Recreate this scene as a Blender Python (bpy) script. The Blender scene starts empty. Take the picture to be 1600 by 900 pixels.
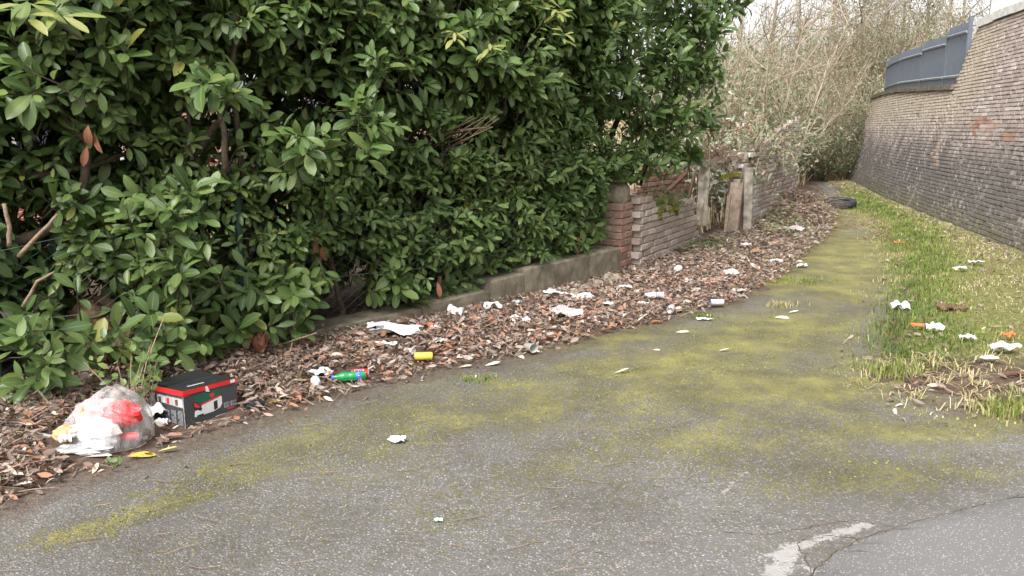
import bpy, math, random
import numpy as np
from mathutils import Vector, Matrix
random.seed(7); rng = np.random.default_rng(7)
R = math.radians
scene = bpy.context.scene
C = scene.collection

# ---------------------------------------------------------------- camera, sky, sun, exposure
CAM_H = 1.6; FPX = 1250.0; TILT = R(11.3)
cam_d = bpy.data.cameras.new('camera'); cam = bpy.data.objects.new('camera', cam_d); C.objects.link(cam)
cam.location = (0, 0, CAM_H); cam.rotation_euler = (R(90) - TILT, 0, 0)
cam_d.sensor_width = 36; cam_d.lens = 36 * FPX / 1600; cam_d.clip_end = 2000
scene.camera = cam
world = bpy.data.worlds.new('World'); scene.world = world; world.use_nodes = True
SUN_EL, SUN_AZ = R(52), R(208)          # azimuth clockwise from +Y: high, behind and to the left
wn = world.node_tree.nodes; wl = world.node_tree.links
for n in list(wn): wn.remove(n)
sky = wn.new('ShaderNodeTexSky'); sky.sky_type = 'NISHITA'; sky.sun_disc = False
sky.sun_elevation = SUN_EL; sky.sun_rotation = SUN_AZ; sky.air_density = 1.0; sky.dust_density = 4.0; sky.ozone_density = 1.0
hs = wn.new('ShaderNodeHueSaturation'); hs.inputs['Saturation'].default_value = 0.12     # thin overcast: white, not blue
bg = wn.new('ShaderNodeBackground'); bg.inputs['Strength'].default_value = 0.15
wo = wn.new('ShaderNodeOutputWorld')
wl.new(sky.outputs[0], hs.inputs['Color']); wl.new(hs.outputs[0], bg.inputs['Color']); wl.new(bg.outputs[0], wo.inputs['Surface'])
sun_d = bpy.data.lights.new('sun', 'SUN'); sun_d.energy = 1.7; sun_d.angle = R(24); sun_d.color = (1.0, 0.97, 0.92)
sun = bpy.data.objects.new('sun', sun_d); C.objects.link(sun)
sdir = Vector((math.sin(SUN_AZ) * math.cos(SUN_EL), math.cos(SUN_AZ) * math.cos(SUN_EL), math.sin(SUN_EL)))
sun.rotation_euler = (-sdir).to_track_quat('-Z', 'Y').to_euler(); sun.location = (0, 0, 30)
vs = scene.view_settings; vs.view_transform = 'Standard'; vs.look = 'None'; vs.gamma = 1.0; vs.use_curve_mapping = False
vs.exposure = 1.28
scene.cycles.use_denoising = True
scene.cycles.max_bounces = 8; scene.cycles.transparent_max_bounces = 12

# ---------------------------------------------------------------- photo-to-place helpers
def ray(px, py):
    u = (px - 800) / FPX; v = (450 - py) / FPX
    return Vector((u, math.cos(TILT) + v * math.sin(TILT), -math.sin(TILT) + v * math.cos(TILT)))
def G(px, py, z=0.0):
    d = ray(px, py); k = (z - CAM_H) / d.z
    return (d.x * k, d.y * k)
def at(px, py, Y):
    d = ray(px, py); k = Y / d.y
    return Vector((d.x * k, Y, CAM_H + d.z * k))
def project(P):
    P = np.asarray(P, float); x = P[..., 0]; y = P[..., 1]; z = P[..., 2] - CAM_H
    f = y * math.cos(TILT) - z * math.sin(TILT); up = y * math.sin(TILT) + z * math.cos(TILT)
    f = np.where(f < 0.1, 0.1, f)
    return 800 + FPX * x / f, 450 - FPX * up / f, f

FL = [(-5.4, 2.5), (-4.2, 3.45), (-2.97, 4.41), (-1.81, 5.46), (-1.0, 6.12), (-0.33, 6.72), (0.3, 7.42), (1.05, 8.35)]
FLX = FL + [(1.19, 8.42), (2.49, 10.64), (3.47, 11.85), (5.82, 16.35), (7.4, 20), (9.2, 24.2), (12, 31)]   # the whole left boundary
EDGE = [G(*p) for p in [(-260, 950), (-100, 850), (0, 802), (100, 762), (300, 692), (440, 652), (570, 612), (700, 582), (840, 556),
                        (960, 522), (1150, 476), (1215, 440), (1268, 400), (1308, 355), (1312, 326), (1285, 300), (1268, 285)]]
VERGE = [(3.6, 3.0)] + [G(*p) for p in [(1600, 672), (1490, 652), (1400, 612), (1362, 570), (1378, 520), (1402, 470), (1398, 430),
                                        (1385, 385), (1356, 340), (1322, 312), (1295, 287)]]
RW = [(4.6, 1.5), (5.5, 5.6), (6.0, 7.8), (6.53, 10.09), (7.05, 12.3), (7.65, 14.9), (8.7, 19.0), (10.2, 24.2), (12.0, 29.5)]

def sdist(P, line):
    """distance to a polyline and signed side (positive = right of travel), and arc length"""
    P = np.asarray(P, float).reshape(-1, 2); best = np.full(len(P), 1e9); side = np.zeros(len(P)); arc = np.zeros(len(P)); acc = 0
    L = np.asarray(line, float)
    for a, b in zip(L[:-1], L[1:]):
        ab = b - a; l2 = ab @ ab; l = math.sqrt(l2)
        t = np.clip(((P - a) @ ab) / l2, 0, 1); q = a + t[:, None] * ab; d = np.hypot(*(P - q).T)
        s = ab[1] * (P[:, 0] - a[0]) - ab[0] * (P[:, 1] - a[1])
        m = d < best - 1e-9
        best[m] = d[m]; side[m] = np.sign(s[m]); arc[m] = acc + t[m] * l; acc += l
    return best, side, arc
class Line:
    def __init__(s, pts):
        s.p = np.asarray(pts, float); s.l = np.r_[0, np.cumsum(np.hypot(*np.diff(s.p, axis=0).T))]; s.len = s.l[-1]
    def at(s, a):
        return np.stack([np.interp(a, s.l, s.p[:, 0]), np.interp(a, s.l, s.p[:, 1])], -1)
    def tan(s, a, e=0.25):
        d = s.at(np.minimum(a + e, s.len)) - s.at(np.maximum(a - e, 0)); return d / np.linalg.norm(d, axis=-1, keepdims=True)
FLn = Line(FL); FLXn = Line(FLX); RWn = Line(RW)
def sstep(a, b, x):
    t = np.clip((x - a) / (b - a), 0, 1); return t * t * (3 - 2 * t)
_ph = rng.uniform(0, 6.28, (14, 2)); _fr = rng.normal(0, 1, (14, 2))
def wob(P, scale=1.0):
    """smooth pseudo noise about -1..1"""
    P = np.asarray(P, float) / scale; o = 0
    for k in range(14): o = o + np.sin(P[..., 0] * _fr[k, 0] * 2 + P[..., 1] * _fr[k, 1] * 2 + _ph[k, 0])
    return o / 5.0
def gz(P):
    """height of the ground"""
    P = np.asarray(P, float).reshape(-1, 2)
    de, se, _ = sdist(P, EDGE); df, sf, af = sdist(P, FLX); dv, sv, _ = sdist(P, VERGE); dr, sr, ar = sdist(P, RW)
    left = de * -se + 0.10 * wob(P, 0.35) + 0.05 * wob(P + 9, 0.12)        # positive = in the litter strip
    right = dv * sv + 0.10 * wob(P + 3, 0.3) + 0.05 * wob(P + 5, 0.1)
    z = np.full(len(P), -0.05)
    z = np.maximum(z, -0.03 + 0.13 * sstep(-0.25, 0.9, left) + 0.012 * wob(P, 0.15) * (left > 0))
    z = np.maximum(z, -0.03 + 0.07 * sstep(-0.25, 0.5, right) + 0.015 * wob(P, 0.25) * (right > 0))
    m = np.exp(-(((P[:, 0] - 5.35) / 0.75) ** 2 + ((P[:, 1] - 14.6) / 1.6) ** 2)); z = z + 0.30 * m * (1 + 0.2 * wob(P, 0.3)) * sstep(0.0, 0.5, left)
    back = df * -sf                                                       # behind the left boundary
    z = z + np.where((back > 0) & (P[:, 1] > 9), np.clip((back - 1.9) * 0.25, 0, 1.0), 0) * sstep(9, 14, P[:, 1])
    end = P[:, 1] - 25.5; z = z + np.clip(end * 0.16, 0, 1.2) * sstep(0, 6, P[:, 0])
    hill = dr * sr; z = np.where(hill > 1.05, np.maximum(z, np.minimum((hill - 1.05) * 7, 2.25)), z)
    return z
def on(px, py):
    """where the photo's pixel meets the ground"""
    z = 0.0
    for _ in range(8): x, y = G(px, py, z); z = max(0.004, float(gz([(x, y)])[0]))
    return Vector((x, y, z))

# ---------------------------------------------------------------- object helpers
class MB:
    def __init__(s): s.v = []; s.f = []; s.c = []
    def add(s, vs, fs, c=0.5):
        o = len(s.v); s.v.extend([tuple(p) for p in vs]); s.f.extend([tuple(i + o for i in f) for f in fs]); s.c.extend([c] * len(vs)); return s
    def box(s, ctr, size, rot=None, c=0.5, jit=0.0):
        x, y, z = [q / 2 for q in size]; ctr = Vector(ctr)
        vs = [Vector((a * x, b * y, d * z)) for d in (-1, 1) for b in (-1, 1) for a in (-1, 1)]
        if jit: vs = [p + Vector([random.uniform(-jit, jit) for _ in range(3)]) for p in vs]
        if rot is not None: vs = [rot @ p for p in vs]
        return s.add([p + ctr for p in vs], [(0, 2, 3, 1), (4, 5, 7, 6), (0, 1, 5, 4), (2, 6, 7, 3), (0, 4, 6, 2), (1, 3, 7, 5)], c)
    def tube(s, pts, rad, n=5, c=0.5, cap=True):
        pts = [Vector(p) for p in pts]; m = len(pts)
        if not hasattr(rad, '__len__'): rad = [rad] * m
        vs = []; ref = Vector((0.31, 0.17, 0.93))
        for i, p in enumerate(pts):
            d = (pts[min(i + 1, m - 1)] - pts[max(i - 1, 0)])
            if d.length < 1e-9: d = Vector((0, 0, 1))
            d.normalize(); a = d.cross(ref)
            if a.length < 0.15: a = d.cross(Vector((1, 0, 0)))
            a.normalize(); b = d.cross(a)
            for k in range(n):
                t = 2 * math.pi * k / n; vs.append(p + (a * math.cos(t) + b * math.sin(t)) * rad[i])
        fs = [(i * n + k, i * n + (k + 1) % n, (i + 1) * n + (k + 1) % n, (i + 1) * n + k) for i in range(m - 1) for k in range(n)]
        if cap: fs += [tuple(range(n - 1, -1, -1)), tuple((m - 1) * n + k for k in range(n))]
        return s.add(vs, fs, c)
    def lathe(s, prof, n=20, M=None, c=0.5, f=None):
        vs = []
        for (r, z) in prof:
            for k in range(n):
                t = 2 * math.pi * k / n; p = Vector((r * math.cos(t), r * math.sin(t), z))
                if f: p = f(p)
                vs.append(M @ p if M is not None else p)
        m = len(prof)
        return s.add(vs, [(i * n + k, i * n + (k + 1) % n, (i + 1) * n + (k + 1) % n, (i + 1) * n + k) for i in range(m - 1) for k in range(n)], c)
    def prism(s, poly, y0, y1, M=None, c=0.5):
        """2-D outline (x, z) extruded along y"""
        n = len(poly); vs = [Vector((x, y0, z)) for x, z in poly] + [Vector((x, y1, z)) for x, z in poly]
        if M is not None: vs = [M @ p for p in vs]
        return s.add(vs, [tuple(range(n)), tuple(range(2 * n - 1, n - 1, -1))] + [(i, i + n, (i + 1) % n + n, (i + 1) % n) for i in range(n)], c)
    def mesh(s, name, m=None, base=None, smooth=False):
        me = bpy.data.meshes.new(name); v = s.v
        if base is not None: v = [(p[0] - base[0], p[1] - base[1], p[2] - base[2]) for p in v]
        me.from_pydata(v, [], s.f)
        a = me.attributes.new('lv', 'FLOAT_COLOR', 'POINT'); cc = np.zeros((len(v), 4), np.float32); cc[:, 3] = 1
        cs = np.array([c if hasattr(c, '__len__') else (0.5, 0.5, c) for c in s.c], np.float32); cc[:, :3] = cs; a.data.foreach_set('color', cc.ravel())
        if smooth: me.polygons.foreach_set('use_smooth', np.ones(len(me.polygons), bool))
        if m: me.materials.append(m)
        me.update(); return me
def np_mesh(name, V, F, col, m, smooth=True):
    """V (n,3), F list of (k,nv) index arrays, col (n,3)"""
    me = bpy.data.meshes.new(name); V = np.ascontiguousarray(V, np.float32)
    me.vertices.add(len(V)); me.vertices.foreach_set('co', V.ravel())
    loops = np.concatenate([f.ravel() for f in F]).astype(np.int32); tot = np.concatenate([np.full(len(f), f.shape[1]) for f in F]).astype(np.int32)
    st = np.r_[0, np.cumsum(tot)[:-1]].astype(np.int32)
    me.loops.add(len(loops)); me.loops.foreach_set('vertex_index', loops)
    me.polygons.add(len(tot)); me.polygons.foreach_set('loop_start', st); me.polygons.foreach_set('loop_total', tot)
    me.polygons.foreach_set('use_smooth', np.full(len(tot), smooth))
    a = me.attributes.new('lv', 'FLOAT_COLOR', 'POINT'); cc = np.ones((len(V), 4), np.float32); cc[:, :3] = col; a.data.foreach_set('color', cc.ravel())
    me.materials.append(m); me.update(calc_edges=True); return me
def link(name, me, parent=None, loc=None):
    o = bpy.data.objects.new(name, me); C.objects.link(o)
    if parent is not None: o.parent = parent
    if loc is not None: o.location = loc
    return o
def tag(o, label=None, cat=None, group=None, kind=None):
    for k, v in (('label', label), ('category', cat), ('group', group), ('kind', kind)):
        if v: o[k] = v
    return o
def thing(name, label, cat, loc=(0, 0, 0), group=None):
    return tag(link(name, None, None, loc), label, cat, group)
def root_loc(o):
    while o.parent: o = o.parent
    return o.location
def part(name, mb, m, parent, smooth=False):
    """a mesh given in world coordinates as a part (or sub-part) of a thing whose empty is unrotated"""
    return link(name, mb.mesh(name, m, root_loc(parent), smooth), parent)
def solo(name, mb, m, label, cat, base, group=None, smooth=False):
    return tag(link(name, mb.mesh(name, m, base, smooth), None, base), label, cat, group)

# ---------------------------------------------------------------- materials
class NT:
    def __init__(s, name):
        s.m = bpy.data.materials.new(name); s.m.use_nodes = True; s.t = s.m.node_tree; s.n = s.t.nodes
        s.b = s.n['Principled BSDF']; s.out = s.n['Material Output']
    def node(s, typ, **kw):
        n = s.n.new(typ)
        for k, v in kw.items():
            if k in n.inputs.keys() if isinstance(k, str) else False: s.set(n.inputs[k], v)
            else: setattr(n, k, v)
        return n
    def set(s, i, v):
        if isinstance(v, bpy.types.NodeSocket): s.t.links.new(v, i)
        else:
            if hasattr(v, '__len__') and len(v) == 3 and i.type == 'RGBA': v = (*v, 1)
            i.default_value = v
    def attr(s):
        a = s.node('ShaderNodeAttribute', attribute_name='lv'); x = s.node('ShaderNodeSeparateColor'); s.set(x.inputs[0], a.outputs['Color']); return x.outputs
    def co(s): return s.node('ShaderNodeTexCoord').outputs['Object']
    def geo(s): return s.node('ShaderNodeNewGeometry')
    def noise(s, scale, detail=3, vec=None, rough=0.55, out='Fac'):
        n = s.node('ShaderNodeTexNoise'); s.set(n.inputs['Scale'], scale); s.set(n.inputs['Detail'], detail); s.set(n.inputs['Roughness'], rough)
        s.set(n.inputs['Vector'], vec if vec is not None else s.co()); return n.outputs[out]
    def vor(s, scale, vec=None, feature='F1', out='Distance'):
        n = s.node('ShaderNodeTexVoronoi', feature=feature); s.set(n.inputs['Scale'], scale); s.set(n.inputs['Vector'], vec if vec is not None else s.co()); return n.outputs[out]
    def math(s, op, a, b=0.0, clamp=False):
        n = s.node('ShaderNodeMath', operation=op, use_clamp=clamp); s.set(n.inputs[0], a); s.set(n.inputs[1], b); return n.outputs[0]
    def ramp(s, f, *stops):
        n = s.node('ShaderNodeValToRGB'); e = n.color_ramp.elements
        while len(e) < len(stops): e.new(0.5)
        for q, (p, c) in zip(e, stops): q.position = p; q.color = (*c, 1) if hasattr(c, '__len__') else (c, c, c, 1)
        s.set(n.inputs[0], f); return n.outputs[0]
    def mix(s, f, a, b, mode='MIX'):
        n = s.node('ShaderNodeMix', data_type='RGBA', blend_type=mode); s.set(n.inputs[0], f); s.set(n.inputs[6], a); s.set(n.inputs[7], b); return n.outputs[2]
    def sm(s, f, a, b):
        n = s.node('ShaderNodeMapRange', interpolation_type='SMOOTHSTEP'); s.set(n.inputs[0], f); s.set(n.inputs[1], a); s.set(n.inputs[2], b); return n.outputs[0]
    def bump(s, h, strength=0.4, dist=0.01):
        n = s.node('ShaderNodeBump'); s.set(n.inputs['Height'], h); n.inputs['Strength'].default_value = strength; n.inputs['Distance'].default_value = dist
        s.set(s.b.inputs['Normal'], n.outputs[0]); return n
    def base(s, c, rough=0.7, spec=0.4):
        s.set(s.b.inputs['Base Color'], c); s.set(s.b.inputs['Roughness'], rough); s.b.inputs['Specular IOR Level'].default_value = spec; return s
    def translucent(s, c, fac):
        t = s.node('ShaderNodeBsdfTranslucent'); s.set(t.inputs[0], c); mx = s.node('ShaderNodeMixShader'); s.set(mx.inputs[0], fac)
        s.set(mx.inputs[1], s.b.outputs[0]); s.set(mx.inputs[2], t.outputs[0]); s.set(s.out.inputs[0], mx.outputs[0])
    def rnd(s):
        x = s.attr(); oi = s.node('ShaderNodeObjectInfo'); return s.math('FRACT', s.math('ADD', x[2], oi.outputs['Random'])), x

def plain(name, col, rough=0.6, spec=0.4, var=0.12, scale=25, metal=0, bump=0.0):
    t = NT(name); n = t.noise(scale, 4); d = [c * (1 - var * 2.0) for c in col]; l = [min(1, c * (1 + var)) for c in col]
    t.base(t.ramp(n, (0.3, d), (0.7, l)), rough, spec); t.b.inputs['Metallic'].default_value = metal
    if bump: t.bump(n, bump, 0.01)
    return t.m
M = {}
def leaf_material(name, stops, rib, olive=None, rough=0.36, trans=0.3, spec=0.5, ribw=0.05, sheen=0):
    t = NT(name); r, x = t.rnd(); c = t.ramp(r, *stops)
    if olive: c = t.mix(x[1 + 0] if False else t.math('MULTIPLY', t.noise(1.3, 2, t.geo().outputs['Position']), 0.34), c, olive)
    c = t.mix(t.math('MULTIPLY', t.sm(t.noise(38, 3, t.geo().outputs['Position']), 0.66, 0.74), 0.55), c, (0.10, 0.075, 0.03))
    c = t.mix(t.math('MULTIPLY', t.noise(9, 3, t.geo().outputs['Position']), 0.16), c, (0.15, 0.165, 0.11))
    ed = t.math('ABSOLUTE', t.math('SUBTRACT', x[0], 0.5)); c = t.mix(t.math('MULTIPLY', t.sm(ed, ribw, ribw * 0.35), 0.75), c, rib)
    bf = t.node('ShaderNodeNewGeometry').outputs['Backfacing']
    c2 = t.mix(t.math('MULTIPLY', bf, 0.55), c, (0.16, 0.20, 0.09))
    t.base(c2, t.math('ADD', t.math('MULTIPLY', bf, 0.25), rough), spec)
    t.translucent(t.mix(0.5, c, (0.10, 0.20, 0.02), 'MIX'), trans); return t.m
M['laurel'] = leaf_material('laurel_leaf', [(0, (0.036, 0.082, 0.018)), (0.3, (0.064, 0.128, 0.027)), (0.65, (0.102, 0.180, 0.040)), (0.93, (0.15, 0.21, 0.058)), (0.985, (0.13, 0.18, 0.035)), (1, (0.36, 0.34, 0.06))], (0.21, 0.27, 0.09), olive=(0.125, 0.15, 0.06), rough=0.42, spec=0.42)
M['laurel_young'] = leaf_material('young_laurel_leaf', [(0, (0.17, 0.22, 0.04)), (0.5, (0.22, 0.25, 0.06)), (1, (0.30, 0.30, 0.09))], (0.38, 0.4, 0.18))
M['bramble'] = leaf_material('bramble_leaf', [(0, (0.07, 0.13, 0.03)), (0.6, (0.12, 0.19, 0.045)), (1, (0.22, 0.26, 0.06))], (0.25, 0.3, 0.12))
M['ivy'] = leaf_material('ivy_leaf', [(0, (0.018, 0.04, 0.014)), (0.7, (0.045, 0.075, 0.025)), (1, (0.10, 0.13, 0.05))], (0.1, 0.14, 0.06))
M['buddleia'] = leaf_material('pale_shrub_leaf', [(0, (0.09, 0.12, 0.055)), (0.35, (0.19, 0.22, 0.12)), (0.62, (0.30, 0.32, 0.21)), (0.75, (0.28, 0.20, 0.13)), (1, (0.40, 0.31, 0.21))], (0.35, 0.35, 0.25), rough=0.6, trans=0.3)
M['silver'] = leaf_material('silvery_leaf', [(0, (0.18, 0.22, 0.13)), (0.5, (0.30, 0.34, 0.24)), (1, (0.45, 0.47, 0.38))], (0.4, 0.42, 0.32), rough=0.6, trans=0.25)
def dead_material(name, stops, rough=0.6):
    t = NT(name); r, x = t.rnd(); c = t.ramp(r, *stops)
    c = t.mix(t.math('MULTIPLY', t.noise(60, 3), 0.4), c, (0.09, 0.06, 0.045))
    ed = t.math('ABSOLUTE', t.math('SUBTRACT', x[0], 0.5)); c = t.mix(t.math('MULTIPLY', t.sm(ed, 0.05, 0.02), 0.35), c, (0.4, 0.28, 0.18))
    bf = t.geo().outputs['Backfacing']; c = t.mix(t.math('MULTIPLY', bf, 0.45), c, (0.30, 0.23, 0.18))
    t.base(c, rough, 0.35); t.translucent(c, 0.12); return t.m
M['dead'] = dead_material('dead_leaf', [(0, (0.09, 0.06, 0.05)), (0.2, (0.18, 0.125, 0.105)), (0.4, (0.29, 0.215, 0.185)), (0.58, (0.40, 0.325, 0.285)), (0.70, (0.34, 0.15, 0.10)), (0.83, (0.40, 0.17, 0.09)), (0.92, (0.52, 0.44, 0.37)), (1, (0.70, 0.63, 0.52))])
M['dead_far'] = dead_material('weathered_dead_leaf', [(0, (0.12, 0.088, 0.07)), (0.3, (0.22, 0.165, 0.135)), (0.55, (0.33, 0.26, 0.215)), (0.7, (0.42, 0.35, 0.295)), (0.8, (0.24, 0.22, 0.11)), (0.88, (0.36, 0.17, 0.11)), (1, (0.66, 0.60, 0.53))])
M['rust_leaf'] = dead_material('rust_brown_leaf', [(0, (0.22, 0.085, 0.05)), (0.6, (0.34, 0.14, 0.08)), (1, (0.45, 0.20, 0.11))])
M['yellow_leaf'] = dead_material('yellow_leaf', [(0, (0.62, 0.46, 0.06)), (1, (0.68, 0.58, 0.22))])
M['cream_leaf'] = dead_material('bleached_leaf', [(0, (0.62, 0.56, 0.38)), (1, (0.80, 0.77, 0.68))])
M['orange_leaf'] = dead_material('orange_leaf', [(0, (0.5, 0.17, 0.05)), (1, (0.55, 0.26, 0.09))])
def bark(name, a, b, sc=18):
    t = NT(name); n = t.noise(sc, 5, rough=0.7); t.base(t.ramp(n, (0.3, a), (0.75, b)), 0.85, 0.25); t.bump(n, 0.7, 0.02); return t.m
M['bark'] = bark('laurel_bark', (0.03, 0.023, 0.018), (0.11, 0.08, 0.055)); M['twig'] = bark('dry_twig', (0.17, 0.115, 0.08), (0.42, 0.32, 0.24), 30)
M['palebark'] = bark('bare_tree_bark', (0.16, 0.13, 0.10), (0.40, 0.34, 0.27), 6); M['straw'] = bark('straw_stem', (0.25, 0.195, 0.14), (0.46, 0.385, 0.30), 2.5)
M['browntwig'] = bark('brown_stem', (0.13, 0.085, 0.058), (0.31, 0.22, 0.15), 2.5); M['cutwood'] = bark('cut_wood', (0.17, 0.115, 0.08), (0.32, 0.235, 0.165), 30)
def grass_mat():
    t = NT('grass_blade'); x = t.attr(); c = t.ramp(x[2], (0, (0.085, 0.145, 0.022)), (0.35, (0.155, 0.215, 0.042)), (0.55, (0.24, 0.27, 0.07)), (0.75, (0.45, 0.38, 0.2)), (1, (0.56, 0.47, 0.31)))
    t.base(c, 0.6, 0.25); t.translucent(c, 0.25); return t.m
M['grass'] = grass_mat()
def asphalt():
    t = NT('mossy_asphalt'); p = t.co(); x = t.attr()
    v = t.node('ShaderNodeTexVoronoi'); t.set(v.inputs['Scale'], 92); t.set(v.inputs['Vector'], p); chip = t.node('ShaderNodeSeparateColor'); t.set(chip.inputs[0], v.outputs['Color'])
    dome = t.sm(v.outputs['Distance'], 0.62, 0.1)
    fines = t.noise(260, 3, p); big = t.noise(0.9, 5, p); mid = t.noise(6, 4, p)
    binder = t.mix(fines, (0.075, 0.071, 0.068), (0.195, 0.186, 0.178))
    stone = t.ramp(chip.outputs[0], (0, (0.10, 0.091, 0.084)), (0.35, (0.20, 0.186, 0.173)), (0.62, (0.30, 0.284, 0.268)), (0.85, (0.40, 0.383, 0.362)), (0.92, (0.30, 0.20, 0.15)), (1, (0.52, 0.50, 0.48)))
    c = t.mix(t.math('MULTIPLY', dome, t.sm(chip.outputs[1], 0.15, 0.4)), binder, stone)
    c = t.mix(t.sm(big, 0.35, 0.7), c, t.mix(1.0, c, (0.72, 0.7, 0.68), 'MULTIPLY'))
    c = t.mix(t.math('MULTIPLY', t.sm(mid, 0.5, 0.75), 0.4), c, t.mix(1.0, c, (0.7, 0.66, 0.6), 'MULTIPLY'))
    dirt = t.math('ADD', x[1], t.math('MULTIPLY', t.math('SUBTRACT', t.noise(9, 5, p), 0.5), 0.9))
    c = t.mix(t.math('MULTIPLY', t.sm(dirt, 0.35, 0.9), 0.85), c, t.ramp(t.noise(40, 4, p), (0.3, (0.05, 0.036, 0.028)), (0.7, (0.15, 0.11, 0.088))))
    n1 = t.math('MULTIPLY', t.math('SUBTRACT', t.noise(2.2, 10, p, 0.72), 0.5), 2.0); n2 = t.math('ADD', t.math('MULTIPLY', t.math('SUBTRACT', t.noise(130, 2, p, 0.6), 0.5), 3.4), t.math('MULTIPLY', t.math('SUBTRACT', t.noise(24, 5, p, 0.7), 0.5), 2.4))
    mf = t.sm(t.math('ADD', t.math('MULTIPLY', x[0], 1.32), t.math('ADD', n1, n2)), 0.34, 0.98)
    mf = t.math('MULTIPLY', mf, t.math('SUBTRACT', 1.0, t.math('MULTIPLY', t.math('MULTIPLY', dome, t.sm(chip.outputs[1], 0.3, 0.6)), 0.8)))
    mc = t.ramp(t.math('ADD', t.math('MULTIPLY', t.noise(3.2, 4, p), 0.75), t.math('MULTIPLY', t.noise(150, 2, p), 0.3)), (0.32, (0.075, 0.067, 0.024)), (0.5, (0.15, 0.136, 0.042)), (0.62, (0.225, 0.205, 0.052)), (0.78, (0.32, 0.30, 0.068)))
    c = t.mix(t.math('MULTIPLY', mf, 0.9), c, mc)
    pale = t.sm(t.math('ADD', x[2], t.math('MULTIPLY', t.math('SUBTRACT', t.noise(13, 10, p, 0.8), 0.5), 3.0)), 0.5, 0.66)
    c = t.mix(t.math('MULTIPLY', pale, 0.8), c, t.mix(fines, (0.26, 0.245, 0.235), (0.42, 0.40, 0.385)))
    t.base(c, 0.82, 0.3)
    h = t.math('ADD', t.math('MULTIPLY', dome, 0.6), t.math('ADD', t.math('MULTIPLY', fines, 0.4), t.math('MULTIPLY', t.math('MULTIPLY', mf, t.noise(120, 3, p)), 2.2)))
    t.bump(h, 0.75, 0.006); return t.m
M['asphalt'] = asphalt()
def road_mat():
    t = NT('worn_road_asphalt'); p = t.co()
    v = t.node('ShaderNodeTexVoronoi'); t.set(v.inputs['Scale'], 110); t.set(v.inputs['Vector'], p); ch = t.node('ShaderNodeSeparateColor'); t.set(ch.inputs[0], v.outputs['Color'])
    f = t.noise(330, 3, p); c = t.mix(f, (0.085, 0.082, 0.08), (0.19, 0.184, 0.18))
    st = t.math('MULTIPLY', t.sm(v.outputs['Distance'], 0.42, 0.2), t.sm(ch.outputs[0], 0.45, 0.7))
    c = t.mix(st, c, t.mix(ch.outputs[1], (0.24, 0.23, 0.225), (0.42, 0.41, 0.40)))
    c = t.mix(t.sm(t.noise(1.4, 5, p), 0.4, 0.75), c, t.mix(1.0, c, (0.8, 0.79, 0.78), 'MULTIPLY'))
    t.base(c, 0.8, 0.3); t.bump(t.math('ADD', f, st), 0.35, 0.003); return t.m
M['road'] = road_mat()
def soil_mat():
    t = NT('soil'); p = t.co(); x = t.attr(); n = t.noise(14, 6, p, 0.7); c = t.ramp(n, (0.3, (0.045, 0.03, 0.022)), (0.55, (0.10, 0.068, 0.05)), (0.75, (0.19, 0.14, 0.105)))
    gcol = t.ramp(t.noise(30, 5, p), (0.3, (0.085, 0.085, 0.032)), (0.55, (0.15, 0.145, 0.055)), (0.75, (0.29, 0.25, 0.15)))
    c = t.mix(t.sm(t.math('ADD', x[0], t.math('SUBTRACT', t.noise(4, 5, p), 0.5)), 0.3, 0.7), c, gcol)
    t.base(c, 0.95, 0.15); t.bump(n, 0.8, 0.03); return t.m
M['soil'] = soil_mat()
def concrete():
    t = NT('old_concrete'); p = t.co(); n = t.noise(7, 6, p, 0.65); c = t.ramp(n, (0.3, (0.095, 0.08, 0.058)), (0.55, (0.18, 0.155, 0.115)), (0.8, (0.29, 0.255, 0.20)))
    c = t.mix(t.math('MULTIPLY', t.sm(t.noise(3.1, 4, p), 0.52, 0.7), 0.6), c, (0.11, 0.10, 0.04))
    t.base(c, 0.9, 0.2); t.bump(t.math('ADD', n, t.math('MULTIPLY', t.noise(90, 3, p), 0.3)), 0.6, 0.015); return t.m
M['concrete'] = concrete()
def brick_mat(name, stops, dust=None, dustamt=0.5, dsc=5):
    t = NT(name); r, x = t.rnd(); p = t.geo().outputs['Position']; c = t.ramp(r, *stops); n = t.noise(45, 5, p, 0.7)
    c = t.mix(0.35, c, t.ramp(n, (0.3, (0.06, 0.04, 0.035)), (0.7, (0.42, 0.34, 0.29))))
    if dust: c = t.mix(t.math('MULTIPLY', t.sm(t.noise(dsc, 5, p, 0.65), 0.42, 0.66), dustamt), c, dust)
    t.base(c, 0.9, 0.2); t.bump(n, 0.6, 0.008); return t.m
M['brick_pier'] = brick_mat('red_brick', [(0, (0.20, 0.085, 0.06)), (0.4, (0.28, 0.13, 0.095)), (0.7, (0.36, 0.20, 0.155)), (0.9, (0.5, 0.17, 0.09)), (1, (0.55, 0.46, 0.4))], (0.22, 0.18, 0.13), 0.6)
M['brick_grey'] = brick_mat('washed_brick', [(0, (0.31, 0.24, 0.21)), (0.5, (0.42, 0.345, 0.305)), (0.85, (0.50, 0.43, 0.385)), (1, (0.64, 0.59, 0.55))], (0.30, 0.245, 0.185), 0.5, 2.2)
M['brick_white'] = brick_mat('whitewashed_brick', [(0, (0.5, 0.46, 0.42)), (1, (0.72, 0.7, 0.67))], (0.3, 0.25, 0.2), 0.35)
M['brick_orange'] = brick_mat('orange_brick', [(0, (0.26, 0.13, 0.08)), (0.6, (0.36, 0.20, 0.125)), (1, (0.44, 0.31, 0.23))], (0.26, 0.21, 0.155), 0.7)
M['mortar'] = plain('mortar', (0.30, 0.255, 0.205), 0.95, 0.1, 0.2, 30, bump=0.5); M['mortar_dark'] = plain('sooty_mortar', (0.30, 0.265, 0.235), 0.95, 0.1, 0.25, 12, bump=0.5)
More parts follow.
